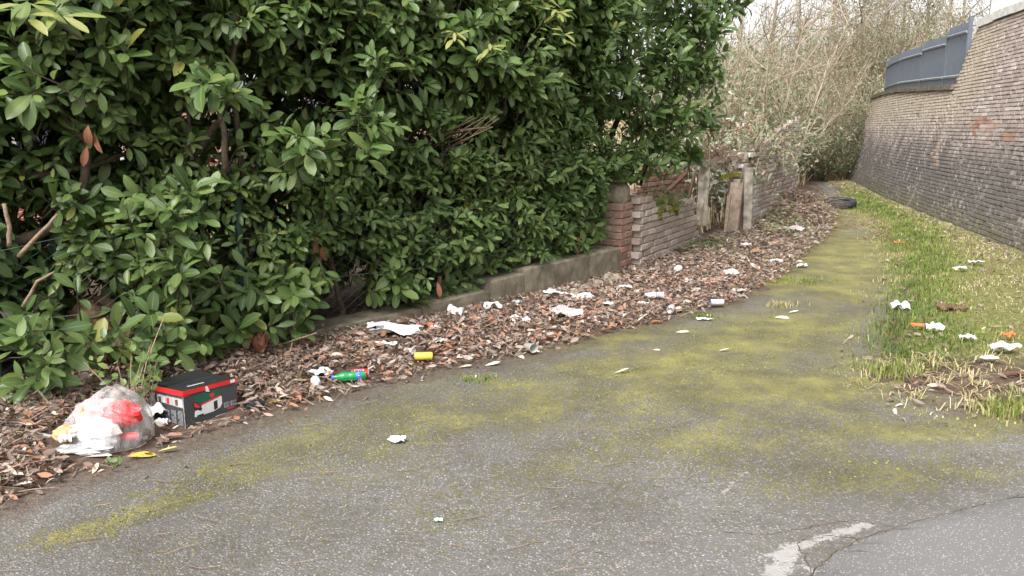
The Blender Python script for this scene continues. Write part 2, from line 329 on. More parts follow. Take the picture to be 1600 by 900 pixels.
def wall_mat():
    t = NT('retaining_wall_brick'); r, x = t.rnd(); pos = t.geo().outputs['Position']; n = t.noise(30, 5, pos, 0.7)
    c = t.ramp(r, (0, (0.26, 0.20, 0.18)), (0.4, (0.32, 0.26, 0.235)), (0.75, (0.39, 0.325, 0.295)), (0.93, (0.46, 0.40, 0.365)), (1, (0.60, 0.55, 0.51)))
    c = t.mix(0.3, c, t.ramp(n, (0.3, (0.10, 0.07, 0.06)), (0.7, (0.44, 0.37, 0.32))))
    mp = t.node('ShaderNodeMapping'); t.set(mp.inputs[0], pos); mp.inputs['Scale'].default_value = (1, 1, 0.28); st = t.noise(2.3, 5, mp.outputs[0], 0.65)
    sx = t.node('ShaderNodeSeparateXYZ'); t.set(sx.inputs[0], pos)
    soot = t.math('SUBTRACT', t.math('ADD', 1.62, t.math('MULTIPLY', t.math('SUBTRACT', st, 0.5), 2.6)), sx.outputs[2])
    c = t.mix(t.math('MULTIPLY', t.sm(soot, -0.1, 0.8), 0.86), c, t.mix(n, (0.055, 0.05, 0.048), (0.15, 0.138, 0.13)))
    och = t.math('MULTIPLY', t.sm(sx.outputs[1], 13.2, 15.5), t.sm(t.math('ADD', soot, t.math('MULTIPLY', st, 0.4)), 0.5, -0.3))
    c = t.mix(t.math('MULTIPLY', och, 0.7), c, t.mix(n, (0.30, 0.25, 0.17), (0.47, 0.41, 0.30)))
    lime = t.sm(t.noise(7, 5, mp.outputs[0], 0.7), 0.55, 0.70); c = t.mix(t.math('MULTIPLY', lime, 0.65), c, (0.55, 0.52, 0.47))
    c = t.mix(t.math('MULTIPLY', t.sm(t.math('ADD', sx.outputs[2], t.math('MULTIPLY', st, 0.9)), 0.95, 0.4), 0.55), c, (0.12, 0.115, 0.045))
    t.base(c, 0.92, 0.2); t.bump(n, 0.7, 0.012); return t.m
M['wall'] = wall_mat()
M['anthracite'] = plain('anthracite_paint', (0.12, 0.138, 0.17), 0.4, 0.5, 0.06, 3); M['steel'] = plain('galvanised_steel', (0.36, 0.39, 0.43), 0.45, 0.5, 0.08, 6, 0.3)
M['whitewood'] = plain('white_paint', (0.80, 0.79, 0.77), 0.6, 0.3, 0.05, 6); M['coping'] = plain('pale_coping', (0.66, 0.64, 0.60), 0.9, 0.2, 0.12, 8, bump=0.4)
M['wire'] = plain('green_coated_wire', (0.03, 0.075, 0.055), 0.5, 0.4, 0.1, 9); M['postgreen'] = plain('dark_green_post', (0.018, 0.045, 0.042), 0.5, 0.4, 0.1, 9)
M['greywire'] = plain('dull_wire', (0.11, 0.11, 0.10), 0.6, 0.4, 0.1, 9); M['rust'] = plain('rusty_iron', (0.13, 0.07, 0.045), 0.85, 0.2, 0.25, 25)
t = NT('black_card'); n_ = t.noise(24, 7, None, 0.75); t.base(t.mix(t.math('MULTIPLY', t.sm(n_, 0.56, 0.74), 0.4), (0.02, 0.021, 0.023), (0.17, 0.15, 0.13)), 0.45, 0.5); M['black'] = t.m; t = NT('charcoal_card'); n_ = t.noise(18, 7, None, 0.75); t.base(t.mix(t.math('MULTIPLY', t.sm(n_, 0.55, 0.72), 0.5), t.mix(t.noise(3, 3), (0.035, 0.037, 0.04), (0.06, 0.062, 0.067)), (0.20, 0.18, 0.16)), 0.42, 0.5); M['charcoal'] = t.m
M['red'] = plain('red_print', (0.62, 0.025, 0.03), 0.4, 0.5, 0.08, 9); M['pgreen'] = plain('green_print', (0.015, 0.09, 0.055), 0.4, 0.5, 0.05, 9)
M['white'] = plain('white_print', (0.62, 0.62, 0.62), 0.5, 0.4, 0.04, 20); M['greyp'] = plain('grey_print', (0.42, 0.42, 0.43), 0.5, 0.4, 0.06, 40)
t = NT('white_paper'); n_ = t.noise(22, 5, t.geo().outputs['Position']); t.base(t.mix(t.math('MULTIPLY', t.sm(n_, 0.52, 0.7), 0.6), t.mix(t.noise(90, 2), (0.50, 0.495, 0.485), (0.62, 0.615, 0.605)), (0.33, 0.27, 0.20)), 0.8, 0.2); M['paper'] = t.m; M['foam'] = plain('white_foam', (0.62, 0.62, 0.61), 0.7, 0.3, 0.03, 30)
M['dirtypaper'] = plain('soiled_paper', (0.42, 0.40, 0.365), 0.8, 0.2, 0.14, 14); M['tin'] = plain('bare_aluminium', (0.62, 0.62, 0.62), 0.35, 0.5, 0.06, 9, 0.7)
M['yellow'] = plain('yellow_can_paint', (0.72, 0.46, 0.06), 0.4, 0.5, 0.06, 9); M['orange'] = plain('orange_card', (0.58, 0.15, 0.05), 0.6, 0.3, 0.08, 9)
M['blue'] = plain('blue_plastic', (0.03, 0.12, 0.5), 0.4, 0.5, 0.05, 9); M['cyan'] = plain('pale_cyan_plastic', (0.5, 0.68, 0.66), 0.5, 0.4, 0.05, 9)
M['pinkpaper'] = plain('pink_paper', (0.60, 0.34, 0.34), 0.8, 0.2, 0.2, 14); M['tan'] = plain('bread_crust', (0.52, 0.34, 0.18), 0.8, 0.2, 0.15, 22, bump=0.5); M['rubber'] = plain('black_rubber', (0.035, 0.035, 0.037), 0.7, 0.3, 0.15, 16)
M['rock'] = plain('mortar_rubble', (0.27, 0.23, 0.175), 0.95, 0.1, 0.22, 14, bump=0.6); M['wood'] = bark('weathered_board', (0.15, 0.11, 0.08), (0.36, 0.29, 0.22), 12)
M['plaster'] = plain('grey_plaster', (0.33, 0.285, 0.235), 0.9, 0.2, 0.32, 9, bump=0.3); M['moss'] = plain('moss', (0.17, 0.18, 0.025), 0.95, 0.1, 0.3, 40, bump=0.8)
M['clod'] = plain('earth_clod', (0.15, 0.095, 0.06), 0.95, 0.1, 0.3, 24, bump=0.9); M['housebrick'] = None
def film(name, col, alpha, rough=0.25):
    t = NT(name); t.base(col, rough, 0.6); n = t.noise(9, 4); tr = t.node('ShaderNodeBsdfTransparent'); mx = t.node('ShaderNodeMixShader')
    mp = t.node('ShaderNodeMapping'); t.set(mp.inputs[0], t.geo().outputs['Position']); mp.inputs['Scale'].default_value = (1, 1, 0.35); t.bump(t.noise(26, 4, mp.outputs[0], 0.6), 0.9, 0.02)
    lw = t.node('ShaderNodeLayerWeight'); lw.inputs[0].default_value = 0.35
    t.set(mx.inputs[0], t.math('ADD', t.math('MULTIPLY', t.sm(n, 0.35, 0.7), 0.22), t.math('ADD', alpha, t.math('MULTIPLY', lw.outputs['Facing'], 0.35)), True))
    t.set(mx.inputs[1], tr.outputs[0]); t.set(mx.inputs[2], t.b.outputs[0]); t.set(t.out.inputs[0], mx.outputs[0]); return t.m
M['film'] = film('clear_plastic_film', (0.76, 0.72, 0.725), 0.07); M['cupfilm'] = film('clear_cup_plastic', (0.8, 0.8, 0.8), 0.3)
t = NT('green_bottle_plastic'); t.base((0.01, 0.34, 0.09), 0.12, 0.5); t.b.inputs['Transmission Weight'].default_value = 0.35; M['bottle'] = t.m
t = NT('window_glass'); t.base((0.05, 0.06, 0.07), 0.08, 0.6); M['glass'] = t.m
t = NT('house_brick'); br = t.node('ShaderNodeTexBrick'); uvc = t.co(); mp = t.node('ShaderNodeMapping'); t.set(mp.inputs[0], uvc); mp.inputs['Rotation'].default_value = (R(90), 0, 0)
t.set(br.inputs['Vector'], mp.outputs[0]); br.inputs['Scale'].default_value = 1.0; br.inputs['Brick Width'].default_value = 0.22; br.inputs['Row Height'].default_value = 0.075; br.inputs['Mortar Size'].default_value = 0.008
br.inputs['Color1'].default_value = (0.36, 0.13, 0.09, 1); br.inputs['Color2'].default_value = (0.26, 0.09, 0.06, 1); br.inputs['Mortar'].default_value = (0.5, 0.45, 0.4, 1)
t.base(br.outputs[0], 0.9, 0.2); M['housebrick'] = t.m

# ---------------------------------------------------------------- ground, path, road
def grid_sheet(name, xs, ys, zf, colf, m, keep=None):
    X, Y = np.meshgrid(xs, ys); P = np.stack([X.ravel(), Y.ravel()], -1); Z = zf(P); col = colf(P)
    nx = len(xs); i = (np.arange(len(ys) - 1)[:, None] * nx + np.arange(nx - 1)[None]).ravel(); F = np.stack([i, i + 1, i + nx + 1, i + nx], -1)
    if keep is not None: F = F[keep(P[F].mean(1))]
    V = np.c_[P, Z]; used = np.unique(F); remap = np.zeros(len(V), int); remap[used] = np.arange(len(used))
    return link(name, np_mesh(name, V[used], [remap[F]], col[used], m))
def axis(a, b, st, far0, far1):
    c = np.arange(a, b, st); e = np.array([0.5, 1.2, 2.5, 5, 10, 20, 40, 80, 160, 320, 640]); return np.r_[(a - e[::-1])[(a - e[::-1]) > far0], c, (b + e)[(b + e) < far1]]
def verge_amount(P):
    dv, sv, _ = sdist(P, VERGE); return sstep(-0.1, 0.3, dv * sv)
def soil_col(P):
    v = verge_amount(P); df, sf, _ = sdist(P, FLX); far = np.where((df * -sf > 1.2) & (P[:, 1] > 9), 0.5, 0.0)
    dx, _ = P.T; dead = np.exp(-(((P[:, 0] - 2.6) / 0.9) ** 2 + ((P[:, 1] - 4.85) / 0.55) ** 2))
    return np.stack([np.clip(np.maximum(v * 0.8 - dead, far), 0, 1), v, v], -1)
ground = grid_sheet('ground', axis(-5, 11, 0.085, -600, 600), axis(1.0, 28, 0.085, -400, 700), gz, soil_col, M['soil']); tag(ground, kind='structure')
ELL = [  # moss on the asphalt: pixel centre, world radii, rotation, strength
    (1150, 600, 1.7, 0.85, 14, 0.80), (1290, 605, 0.75, 0.30, 15, 1.05), (1440, 672, 0.9, 0.20, 8, 0.85), (1080, 570, 1.2, 0.45, 12, 0.95), (850, 620, 1.1, 0.6, 25, 0.68), (620, 665, 0.9, 0.45, 38, 0.60),
    (1200, 520, 1.4, 0.7, 35, 0.9), (1330, 400, 0.9, 3.0, -25, 1.05), (1290, 440, 0.9, 1.5, -20, 0.95), (430, 715, 0.6, 0.24, 45, 0.72), (230, 800, 0.42, 0.10, 45, 0.78), (150, 822, 0.3, 0.06, 42, 0.68),
    (1340, 330, 1.0, 4.0, -25, 1.0), (1150, 690, 1.1, 0.45, 5, 0.62), (1400, 735, 0.9, 0.25, 8, 0.55), (1000, 530, 1.0, 0.3, 30, 0.7), (1000, 720, 1.2, 0.5, 5, 0.40), (700, 740, 1.0, 0.5, 20, 0.33)]
def path_col(P):
    moss = np.zeros(len(P))
    for px, py, rx, ry, rot, st in ELL:
        c = np.array(G(px, py)); d = P - c; a = R(rot); u = (d[:, 0] * math.cos(a) + d[:, 1] * math.sin(a)) / rx; v = (-d[:, 0] * math.sin(a) + d[:, 1] * math.cos(a)) / ry
        moss = np.maximum(moss, st * np.exp(-0.8 * (u * u + v * v)))
    de, se, _ = sdist(P, EDGE); dv, sv, _ = sdist(P, VERGE)
    dirt = np.maximum(1.0 - sstep(-0.1, 0.42, de * se), 0.7 * (1 - sstep(-0.05, 0.22, -dv * sv)))
    gx, gy = G(1310, 465); dirt = np.maximum(dirt, 0.62 * np.exp(-(((P[:, 0] - gx) / 0.5) ** 2 + ((P[:, 1] - gy) / 1.3) ** 2)))
    dirt = np.maximum(dirt, 0.55 * sstep(17, 21, P[:, 1])); moss = moss * (1 - sstep(19, 22, P[:, 1]))
    pale = np.zeros(len(P))
    for a, b, w, st in [((1350, 820), (1235, 858), 0.032, .85), ((1235, 858), (1215, 905), 0.05, .85), ((1230, 868), (1290, 905), 0.025, 0.7), ((1120, 815), (1185, 838), 0.010, 0.62), ((1085, 746), (1165, 758), 0.010, 0.62), ((1166, 738), (1118, 782), 0.010, 0.64), ((1180, 872), (1250, 862), 0.014, 0.62), ((1195, 900), (1150, 892), 0.02, 0.6), ((1260, 815), (1330, 806), .012, .5), ((385, 890), (425, 862), 0.06, 0.42)]:
        d, _, _ = sdist(P, [G(*a), G(*b)]); pale = np.maximum(pale, st * np.exp(-(d / w) ** 2 * 0.7))
    return np.stack([moss, np.clip(dirt, 0, 1), pale], -1)
def path_keep(P):
    de, se, _ = sdist(P, EDGE); dv, sv, _ = sdist(P, VERGE); df, sf, _ = sdist(P, FLX)
    return (de * -se < 0.5) & (dv * sv < 0.45) & (P[:, 1] < 25)
near = grid_sheet('path', np.r_[np.arange(-4.6, 0.3, 0.04), np.arange(0.3, 1.7, .022), np.arange(1.7, 5.0, 0.04), np.arange(5.0, 11, 0.1)], np.r_[np.arange(1.2, 2.4, 0.06), np.arange(2.4, 3.9, 0.022), np.arange(3.9, 9, 0.04), np.arange(9, 25, 0.1)],
                  lambda P: 0.004 + 0.006 * wob(P, 0.9), path_col, M['asphalt'], path_keep); tag(near, kind='structure')
# the smoother road surface bottom right, laid just proud of the path
RE = [G(*p) for p in [(1720, 742), (1600, 775), (1500, 800), (1400, 826), (1345, 845), (1300, 868), (1262, 905), (1200, 1000)]]
n = 140; rl = Line(RE); a = np.linspace(0, rl.len, n); e = rl.at(a) + rng.normal(0, 0.0035, (n, 2)) + np.stack([wob(np.c_[a, a * 0], .05), wob(np.c_[a, a * 0 + 4], .05)], -1) * .012; far = np.array([(4.2, 3.1 - 1.6 * k / (n - 1)) for k in range(n)])
V = []; F = []
for k in range(n):
    for j in range(40): q = e[k] * (1 - j / 39) + far[k] * (j / 39); V.append((*q, 0.019 + 0.006 * float(wob(q, 0.9)) - (0.016 if j == 0 else 0)))
F = np.array([(k * 40 + j, k * 40 + j + 1, (k + 1) * 40 + j + 1, (k + 1) * 40 + j) for k in range(n - 1) for j in range(39)])[:, ::-1]
tag(link('road', np_mesh('road', np.array(V), [F], np.zeros((len(V), 3)), M['road'])), kind='structure')

mb = MB()
for pts_ in [[(1600, 772), (1500, 797), (1400, 823), (1345, 842), (1300, 865), (1262, 902)], [(1345, 842), (1290, 836), (1245, 848), (1262, 880), (1272, 905)], [(1400, 823), (1330, 812), (1200, 836), (1130, 832)]]:
    q = Line([G(*p) for p in pts_]); aa = np.arange(0, q.len, .02); pp = q.at(aa) + rng.normal(0, .004, (len(aa), 2)); mb.tube([(x, y, .004 + .006 * float(wob(np.array([x, y]), .9))) for x, y in pp], [random.uniform(.001, .0036) for _ in aa], 4, c=(0, 0, 0))
tag(link('crack_soil', mb.mesh('crack_soil', M['soil'])), 'dark soil filling the cracks along the road seam', 'soil', kind='stuff')
# ---------------------------------------------------------------- leaves
def leaf_template(ts, ws):
    """midrib points plus a side vertex each side between base and tip"""
    k = len(ts); V = [(0, t) for t in ts]; ins = range(1, k - 1)
    L_ = {i: k + j for j, i in enumerate(ins)}; R_ = {i: k + (k - 2) + j for j, i in enumerate(ins)}
    V += [(-ws[i], ts[i]) for i in ins] + [(ws[i], ts[i]) for i in ins]; tri = []; quad = []
    tri += [(0, 1, L_[1]), (0, R_[1], 1), (k - 1, L_[k - 2], k - 2), (k - 1, k - 2, R_[k - 2])]
    for i in range(1, k - 2): quad += [(i, i + 1, L_[i + 1], L_[i]), (i, R_[i], R_[i + 1], i + 1)]
    return np.array(V, float), np.array(tri), np.array(quad)
T_BIG = leaf_template([0, .1, .3, .55, .8, .93, 1], [0, .10, .37, .5, .42, .2, 0])
T_SMALL = leaf_template([0, .35, .7, 1], [0, .42, .36, 0])
T_NARROW = leaf_template([0, .3, .7, 1], [0, .5, .35, 0])
def norm(A): return A / np.maximum(np.linalg.norm(A, axis=-1, keepdims=True), 1e-9)
def leaf_arrays(P, A, N, L, W, rnd, tm, curl=0.25, fold=0.25):
    tv, tri, quad = tm; n = len(P); k = len(tv); A = norm(A); B = norm(np.cross(A, N)); N = np.cross(B, A)
    x = tv[:, 0][None] * W[:, None]; t = tv[:, 1][None]; y = t * L[:, None]
    cu = np.broadcast_to(curl, (n,))[:, None]; fo = np.broadcast_to(fold, (n,))[:, None]
    z = -cu * L[:, None] * (t ** 2) + fo * np.abs(x) * 1.0
    y = y * (1 - 0.25 * np.abs(cu) * t)
    V = P[:, None] + x[..., None] * B[:, None] + y[..., None] * A[:, None] + z[..., None] * N[:, None]
    ac = np.where(np.abs(tv[:, 0]) < 1e-6, 0.5, np.where(tv[:, 0] < 0, 0.0, 1.0))
    col = np.stack([np.broadcast_to(ac, (n, k)), np.broadcast_to(tv[:, 1], (n, k)), np.broadcast_to(rnd[:, None], (n, k))], -1)
    off = (np.arange(n) * k)[:, None, None]
    return V.reshape(-1, 3), [(tri[None] + off).reshape(-1, 3), (quad[None] + off).reshape(-1, 4)] if len(quad) else [(tri[None] + off).reshape(-1, 3)], col.reshape(-1, 3)
def leaf_mesh(name, m, base, *a, **k):
    V, F, c = leaf_arrays(*a, **k); return np_mesh(name, V - np.array(base), F, c, m)
def shared_leaf(name, m, L, W, curl, fold, tm=T_BIG, r=0.0):
    return leaf_mesh(name, m, (0, 0, 0), np.zeros((1, 3)), np.array([[0, 1., 0]]), np.array([[0, 0, 1.]]), np.array([L]), np.array([W]), np.array([r]), tm, curl=curl, fold=fold)
def frame(P, A, N, s=1.0):
    A = Vector(A).normalized(); B = A.cross(Vector(N)).normalized(); N = B.cross(A)
    return Matrix.Translation(P) @ Matrix(((B.x, A.x, N.x), (B.y, A.y, N.y), (B.z, A.z, N.z))).to_4x4() @ Matrix.Scale(s, 4)

# ---------------------------------------------------------------- laurel hedge
GAPS = [(55, 215, 45, 22), (135, 465, 50, 34), (690, 212, 62, 22), (345, 245, 50, 22), (480, 155, 55, 20), (60, 345, 60, 26), (560, 430, 18, 34), (550, 492, 40, 26),
        (330, 360, 30, 12), (960, 200, 32, 18), (190, 240, 30, 14), (390, 120, 26, 14), (640, 140, 26, 14), (440, 330, 20, 30), (845, 420, 26, 16), (20, 560, 24, 16)]
def in_gap(px, py):
    g = np.zeros(np.shape(px), bool)
    for x, y, a, b in GAPS: g |= ((px - x) / a) ** 2 + ((py - y) / b) ** 2 < 1
    return g
shoots = []   # (point, axis, nleaves, kind, leaf length)
def add_clump(c, r, out, dens, kind, Lm):
    n = int(dens * 25 * (r / 0.4) ** 2 + random.random())
    for _ in range(n):
        d = Vector(rng.normal(0, 1, 3)).normalized(); d = (d + Vector(out) * 0.75 + Vector((0, 0, 0.25))).normalized()
        rr = r * random.uniform(0.45, 1.05); p = Vector(c) + Vector((d.x * rr, d.y * rr, d.z * rr * 0.9))
        ax = (d * 0.7 + Vector(out) * 0.55 + Vector((0, 0, random.uniform(-0.35, 0.65))) + Vector(rng.normal(0, 0.35, 3))).normalized()
        shoots.append((p, ax, random.randint(6, 11), kind, Lm * random.uniform(0.8, 1.2)))
for s in np.arange(0.2, FLn.len + 0.1, 0.30):
    for z in np.arange(0.22, 4.2, 0.31):
        s1 = s + random.uniform(-.14, .14); z1 = z + random.uniform(-.14, .14)
        b = FLn.at(s1); tn = FLn.tan(s1); out = np.array([tn[1], -tn[0]])
        u = s1 / FLn.len
        trimmed = u > 0.45 and 0.35 < z1 < 1.75
        off = (0.10 if trimmed else 0.02 + 0.30 * float(sstep(1.5, 2.4, z1)) * (0.6 + 0.4 * u)) + 0.10 * float(wob(np.array([s1, z1]), 0.45))
        if z1 < 0.5: off -= 0.16
        if u < 0.4 and z1 < 0.95: off -= 0.12
        c = np.array([b[0] + out[0] * (off - 0.26), b[1] + out[1] * (off - 0.26), z1])
        px, py, f = project(c)
        if in_gap(px, py): continue
        if u > 0.42 and z1 < 0.45 + 0.1 * random.random():
            for dd in (.35, .8): add_clump(c - np.array([out[0], out[1], 0]) * dd + np.array([0, 0, .1]), 0.34, (out[0], out[1], 0.2), 0.7, 0, 0.14)
            continue
        dens = 1.35 if trimmed else (0.8 if px < 420 and py < 300 else 0.95)
        if random.random() < 0.06 and not trimmed: continue
        add_clump(c, random.uniform(0.27, 0.40), (out[0], out[1], 0.15), dens, 1 if trimmed else 0, 0.102 if trimmed else 0.125)
        if random.random() < 0.85: add_clump(c - np.array([out[0], out[1], 0]) * 0.5, 0.40, (out[0], out[1], 0.2), 0.75, 0, 0.15)
        add_clump(c - np.array([out[0], out[1], 0]) * 1.05, 0.42, (out[0], out[1], 0.2), 0.6, 0, 0.17)
# right-hand end over the brick pier, and the overhanging top
for px, py, Y, r in [(965, 330, 8.6, .22), (985, 262, 8.75, .33), (1040, 238, 9.0, .3), (1000, 190, 8.9, .42), (1062, 180, 9.1, .38), (1085, 120, 9.3, .36), (1020, 110, 9.0, .45), (955, 150, 8.6, .4),
                     (1060, 50, 9.2, .45), (1105, 60, 9.5, .33), (1118, -20, 9.6, .42), (1040, -30, 9.1, .5), (1100, 190, 9.5, .22), (960, 40, 8.7, .45), (945, 260, 8.5, .3), (1075, 245, 9.4, .2), (930, 350, 8.35, .22),
                     (905, 395, 8.15, .16), (1130, 10, 9.9, .3)]:
    add_clump(at(px, py, Y), r, (0.35, -0.75, 0.2), 1.0, 0, 0.135)
    add_clump(at(px - 25, py, Y + 0.5), r, (0.35, -0.75, 0.2), 0.7, 0, 0.135)
for px, py, Y, r in [(40, 590, 4.25, .17), (95, 575, 4.35, .15), (150, 545, 4.5, .15), (200, 530, 4.6, .17), (255, 545, 4.75, .17), (315, 535, 4.95, .16), (370, 525, 5.2, .16), (30, 500, 4.2, .16), (770, 420, 7.0, .2), (800, 405, 7.2, .2), (850, 395, 7.6, .2), (900, 380, 8.0, .2), (720, 430, 6.8, .2), (690, 440, 6.6, .18), (600, 470, 6.1, .14), (745, 95, 6.6, .34), (700, 60, 6.5, .3), (790, 130, 6.9, .3), (560, 190, 5.7, .3), (470, 230, 5.35, .26), (600, 110, 5.9, .3), (350, 140, 4.7, .22), (60, 20, 3.7, .16), (20, 120, 3.8, .16), (300, 320, 4.95, .24), (210, 350, 4.75, .2),
                     (110, 470, 4.3, .14), (60, 545, 4.1, .2), (280, 430, 4.75, .22), (260, 510, 4.75, .22), (450, 470, 5.5, .26), (400, 470, 5.25, .24), (350, 520, 5.05, .22), (625, 440, 6.2, .2), (640, 465, 6.3, .14), (460, 510, 5.5, .16)]:
    add_clump(at(px, py, Y), r, (0.4, -0.75, 0.2), 0.75, 0, 0.15)
P, A, N, Ls, Rn, Sh = [], [], [], [], [], []
twigs = []
for si, (p, ax, n, kind, Lm) in enumerate(shoots):
    sl = Lm * random.uniform(0.9, 1.5); base_az = random.uniform(0, 6.28); a1 = ax.orthogonal().normalized(); b1 = ax.cross(a1); p0 = p - ax * sl
    twigs.append((p0 - ax * 0.12 - Vector((0, 0, .05)), p0, p))
    sr = random.random()
    for k in range(n):
        tt = 0.12 + 0.88 * k / (n - 1); az = base_az + k * 2.4; rad = a1 * math.cos(az) + b1 * math.sin(az); th = R(random.uniform(50, 85) - 30 * tt)
        d = (ax * math.cos(th) + rad * math.sin(th) + Vector((0, 0, -0.12 + random.uniform(-.2, .15)))).normalized()
        up = (Vector((0, 0, 0.75)) + ax * 0.8 + Vector((0.10, -0.30, 0)) + Vector(rng.normal(0, 0.22, 3)))
        P.append(p0 + ax * (sl * tt) + d * 0.012); A.append(d); N.append(up); Ls.append(Lm * random.uniform(0.55, 1.2)); Rn.append(min(0.999, max(0, 0.65 * sr + 0.35 * random.random() + (0.0 if random.random() > .012 else .3)))); Sh.append(kind)
P = np.array(P); A = np.array(A); N = np.array(N); Ls = np.array(Ls); Rn = np.array(Rn); Ws = Ls * rng.uniform(0.32, 0.47, len(Ls)); Kd = np.array(Sh)
mid = P + A * Ls[:, None] * 0.5; px, py, dp = project(mid)
ok = ~((in_gap(px, py)) & (rng.random(len(P)) < 0.8)) & (mid[:, 2] > 0.10)
# keep the foliage off the open ground in front of the kerb and off the pier
ok &= ~((px > 948) & (px < 1240) & (py > 284))
P, A, N, Ls, Rn, Ws, mid, px, py, dp = [q[ok] for q in (P, A, N, Ls, Rn, Ws, mid, px, py, dp)]
Cu = rng.uniform(-0.08, 0.5, len(P)); Fo = rng.uniform(0.0, 0.65, len(P))
# nearest leaf in each 9-pixel cell counts as showing
cell = (np.floor(px / 9).astype(int) + 2000) * 10000 + np.floor(py / 9).astype(int) + 2000; order = np.argsort(dp); _, first = np.unique(cell[order], return_index=True); vis = np.zeros(len(P), bool); vis[order[first]] = True
facing = np.abs(np.einsum('ij,ij->i', norm(N), norm(mid - np.array([0, 0, CAM_H])))); score = np.where(vis & (px > -10) & (px < 1610) & (py > -10) & (py < 900), Ls * Ws * (0.25 + facing) / dp ** 2, 0)
_, _, arc = sdist(mid[:, :2], FLX)
cuts = [0, 2.6, 3.9, 5.1, 6.3, 7.6, 99]
HL = ['open laurel bush at the left edge with thick dark limbs above the green wire', 'glossy laurel bush behind the plastic bag and black carton', 'laurel bush with drooping shoots beside the dark green fence post',
      'densely clipped laurel bush behind the large white crumpled sheet', 'clipped laurel bush standing above the middle of the concrete kerb wall', 'tall laurel bush overhanging the red brick pier']
lv_mesh = [shared_leaf('laurel_leaf', M['laurel'], 1.0, w, c, f) for w, c, f in [(.36, .05, .15), (.4, .15, .3), (.43, .25, .2), (.38, .3, .45), (.45, .1, .35), (.4, .2, .1)]]
hedges = []; tw_arc = sdist([q[1][:2] for q in twigs], FLX)[2]
for h in range(6):
    m = (arc >= cuts[h]) & (arc < cuts[h + 1]); idx = np.where(m)[0]; sc = (cuts[h] + min(cuts[h + 1], FLn.len)) / 2; b = FLn.at(max(sc, 1.6)); tn = FLn.tan(sc); base = Vector((b[0] - tn[1] * 0.4, b[1] + tn[0] * 0.4, 0.0))
    root = thing('laurel_bush', HL[h], 'bush', base, 'laurel bushes along the wire fence'); hedges.append(root)
    top = idx[np.argsort(-score[idx])][:300]; top = top[score[top] > 0]; rest = np.setdiff1d(idx, top)
    for i in top:
        o = link('leaf', lv_mesh[int(rng.integers(6))], root); o.matrix_local = frame(Vector(P[i]) - base, A[i], N[i], float(Ls[i]))
    fo = link('foliage', leaf_mesh('foliage', M['laurel'], base, P[rest], A[rest], N[rest], Ls[rest], Ws[rest], Rn[rest], T_BIG, curl=Cu[rest], fold=Fo[rest]), root); tag(fo, kind='stuff')
    tw = MB()
    for (q0, q1, q2), a_ in zip(twigs, tw_arc):
        if cuts[h] <= a_ < cuts[h + 1]:
            x_, y_, _ = project(q2)
            if 948 < x_ < 1240 and y_ > 280: continue
            tw.tube([q0, q1, q2], [.006, .005, .003], 3, cap=False)
    tag(part('twigs', tw, M['bark'], root), kind='stuff')
def limb(h, pts, r0, r1, mat='bark', name='limb', n=8):
    pts = [Vector(p) for p in pts]; mb = MB(); fine = []
    for i in range(len(pts) - 1):
        for k in range(4): fine.append(pts[i].lerp(pts[i + 1], k / 4) + Vector(rng.normal(0, r0 * 0.12, 3)))
    fine.append(pts[-1]); m = len(fine); mb.tube(fine, [r0 + (r1 - r0) * i / (m - 1) for i in range(m)], n); return part(name, mb, M[mat], hedges[h], True)
limb(0, [at(-60, 290, 4.75), at(30, 278, 4.85), at(130, 262, 5.0), at(200, 240, 5.2)], .032, .015)
limb(0, [at(-40, 395, 4.6), at(40, 372, 4.75), at(110, 348, 4.9), at(190, 335, 5.1)], .042, .022)
limb(0, [at(128, 330, 4.9), at(135, 220, 4.9), at(120, 165, 4.95), at(75, 110, 5.0)], .03, .012); limb(0, [at(135, 225, 4.9), at(100, 180, 4.85), at(65, 130, 4.8)], .02, .008)
limb(0, [at(15, 385, 4.15), at(14, 350, 4.15), at(6, 318, 4.15)], .012, .010, 'cutwood', 'cut_stem'); limb(0, [at(30, 400, 4.15), at(65, 362, 4.15), at(90, 335, 4.2)], .013, .007, 'cutwood', 'cut_stem'); limb(0, [at(35, 480, 4.1), at(58, 440, 4.1), at(85, 425, 4.15)], .010, .006, 'cutwood', 'cut_stem')
limb(1, [at(352, 270, 5.2), at(350, 200, 5.2), at(335, 150, 5.25), at(300, 60, 5.3)], .022, .012); limb(1, [at(300, 250, 5.2), at(292, 150, 5.3), at(296, 40, 5.3)], .014, .008); limb(1, [at(230, 640, 5.0), at(255, 420, 5.2), at(300, 250, 5.3), at(350, 180, 5.3)], .04, .02)
limb(2, [at(372, 20, 5.3), at(362, 120, 5.4), at(385, 330, 5.6), at(400, 560, 5.7)], .012, .03); limb(2, [at(545, 540, 6.1), at(520, 420, 6.1), at(500, 300, 6.2)], .03, .015)
limb(3, [at(600, 505, 6.4), at(597, 380, 6.4), at(592, 300, 6.45)], .035, .02); limb(3, [at(650, 500, 6.6), at(690, 250, 6.8), at(740, 190, 6.7)], .03, .012)
for k in range(9): limb(3, [at(640 + 8 * k, 240 - random.uniform(0, 14), 6.7), at(690 + 6 * k, 215 + random.uniform(-14, 8), 6.55), at(740 + 5 * k, 200 - random.uniform(0, 25), 6.5)], .006, .003, 'browntwig', 'bare_twig', 4)
limb(4, [at(760, 470, 7.3), at(770, 300, 7.4), at(790, 120, 7.5)], .035, .02); limb(4, [at(840, 450, 7.7), at(850, 250, 7.9), at(830, 60, 8.0)], .03, .02)
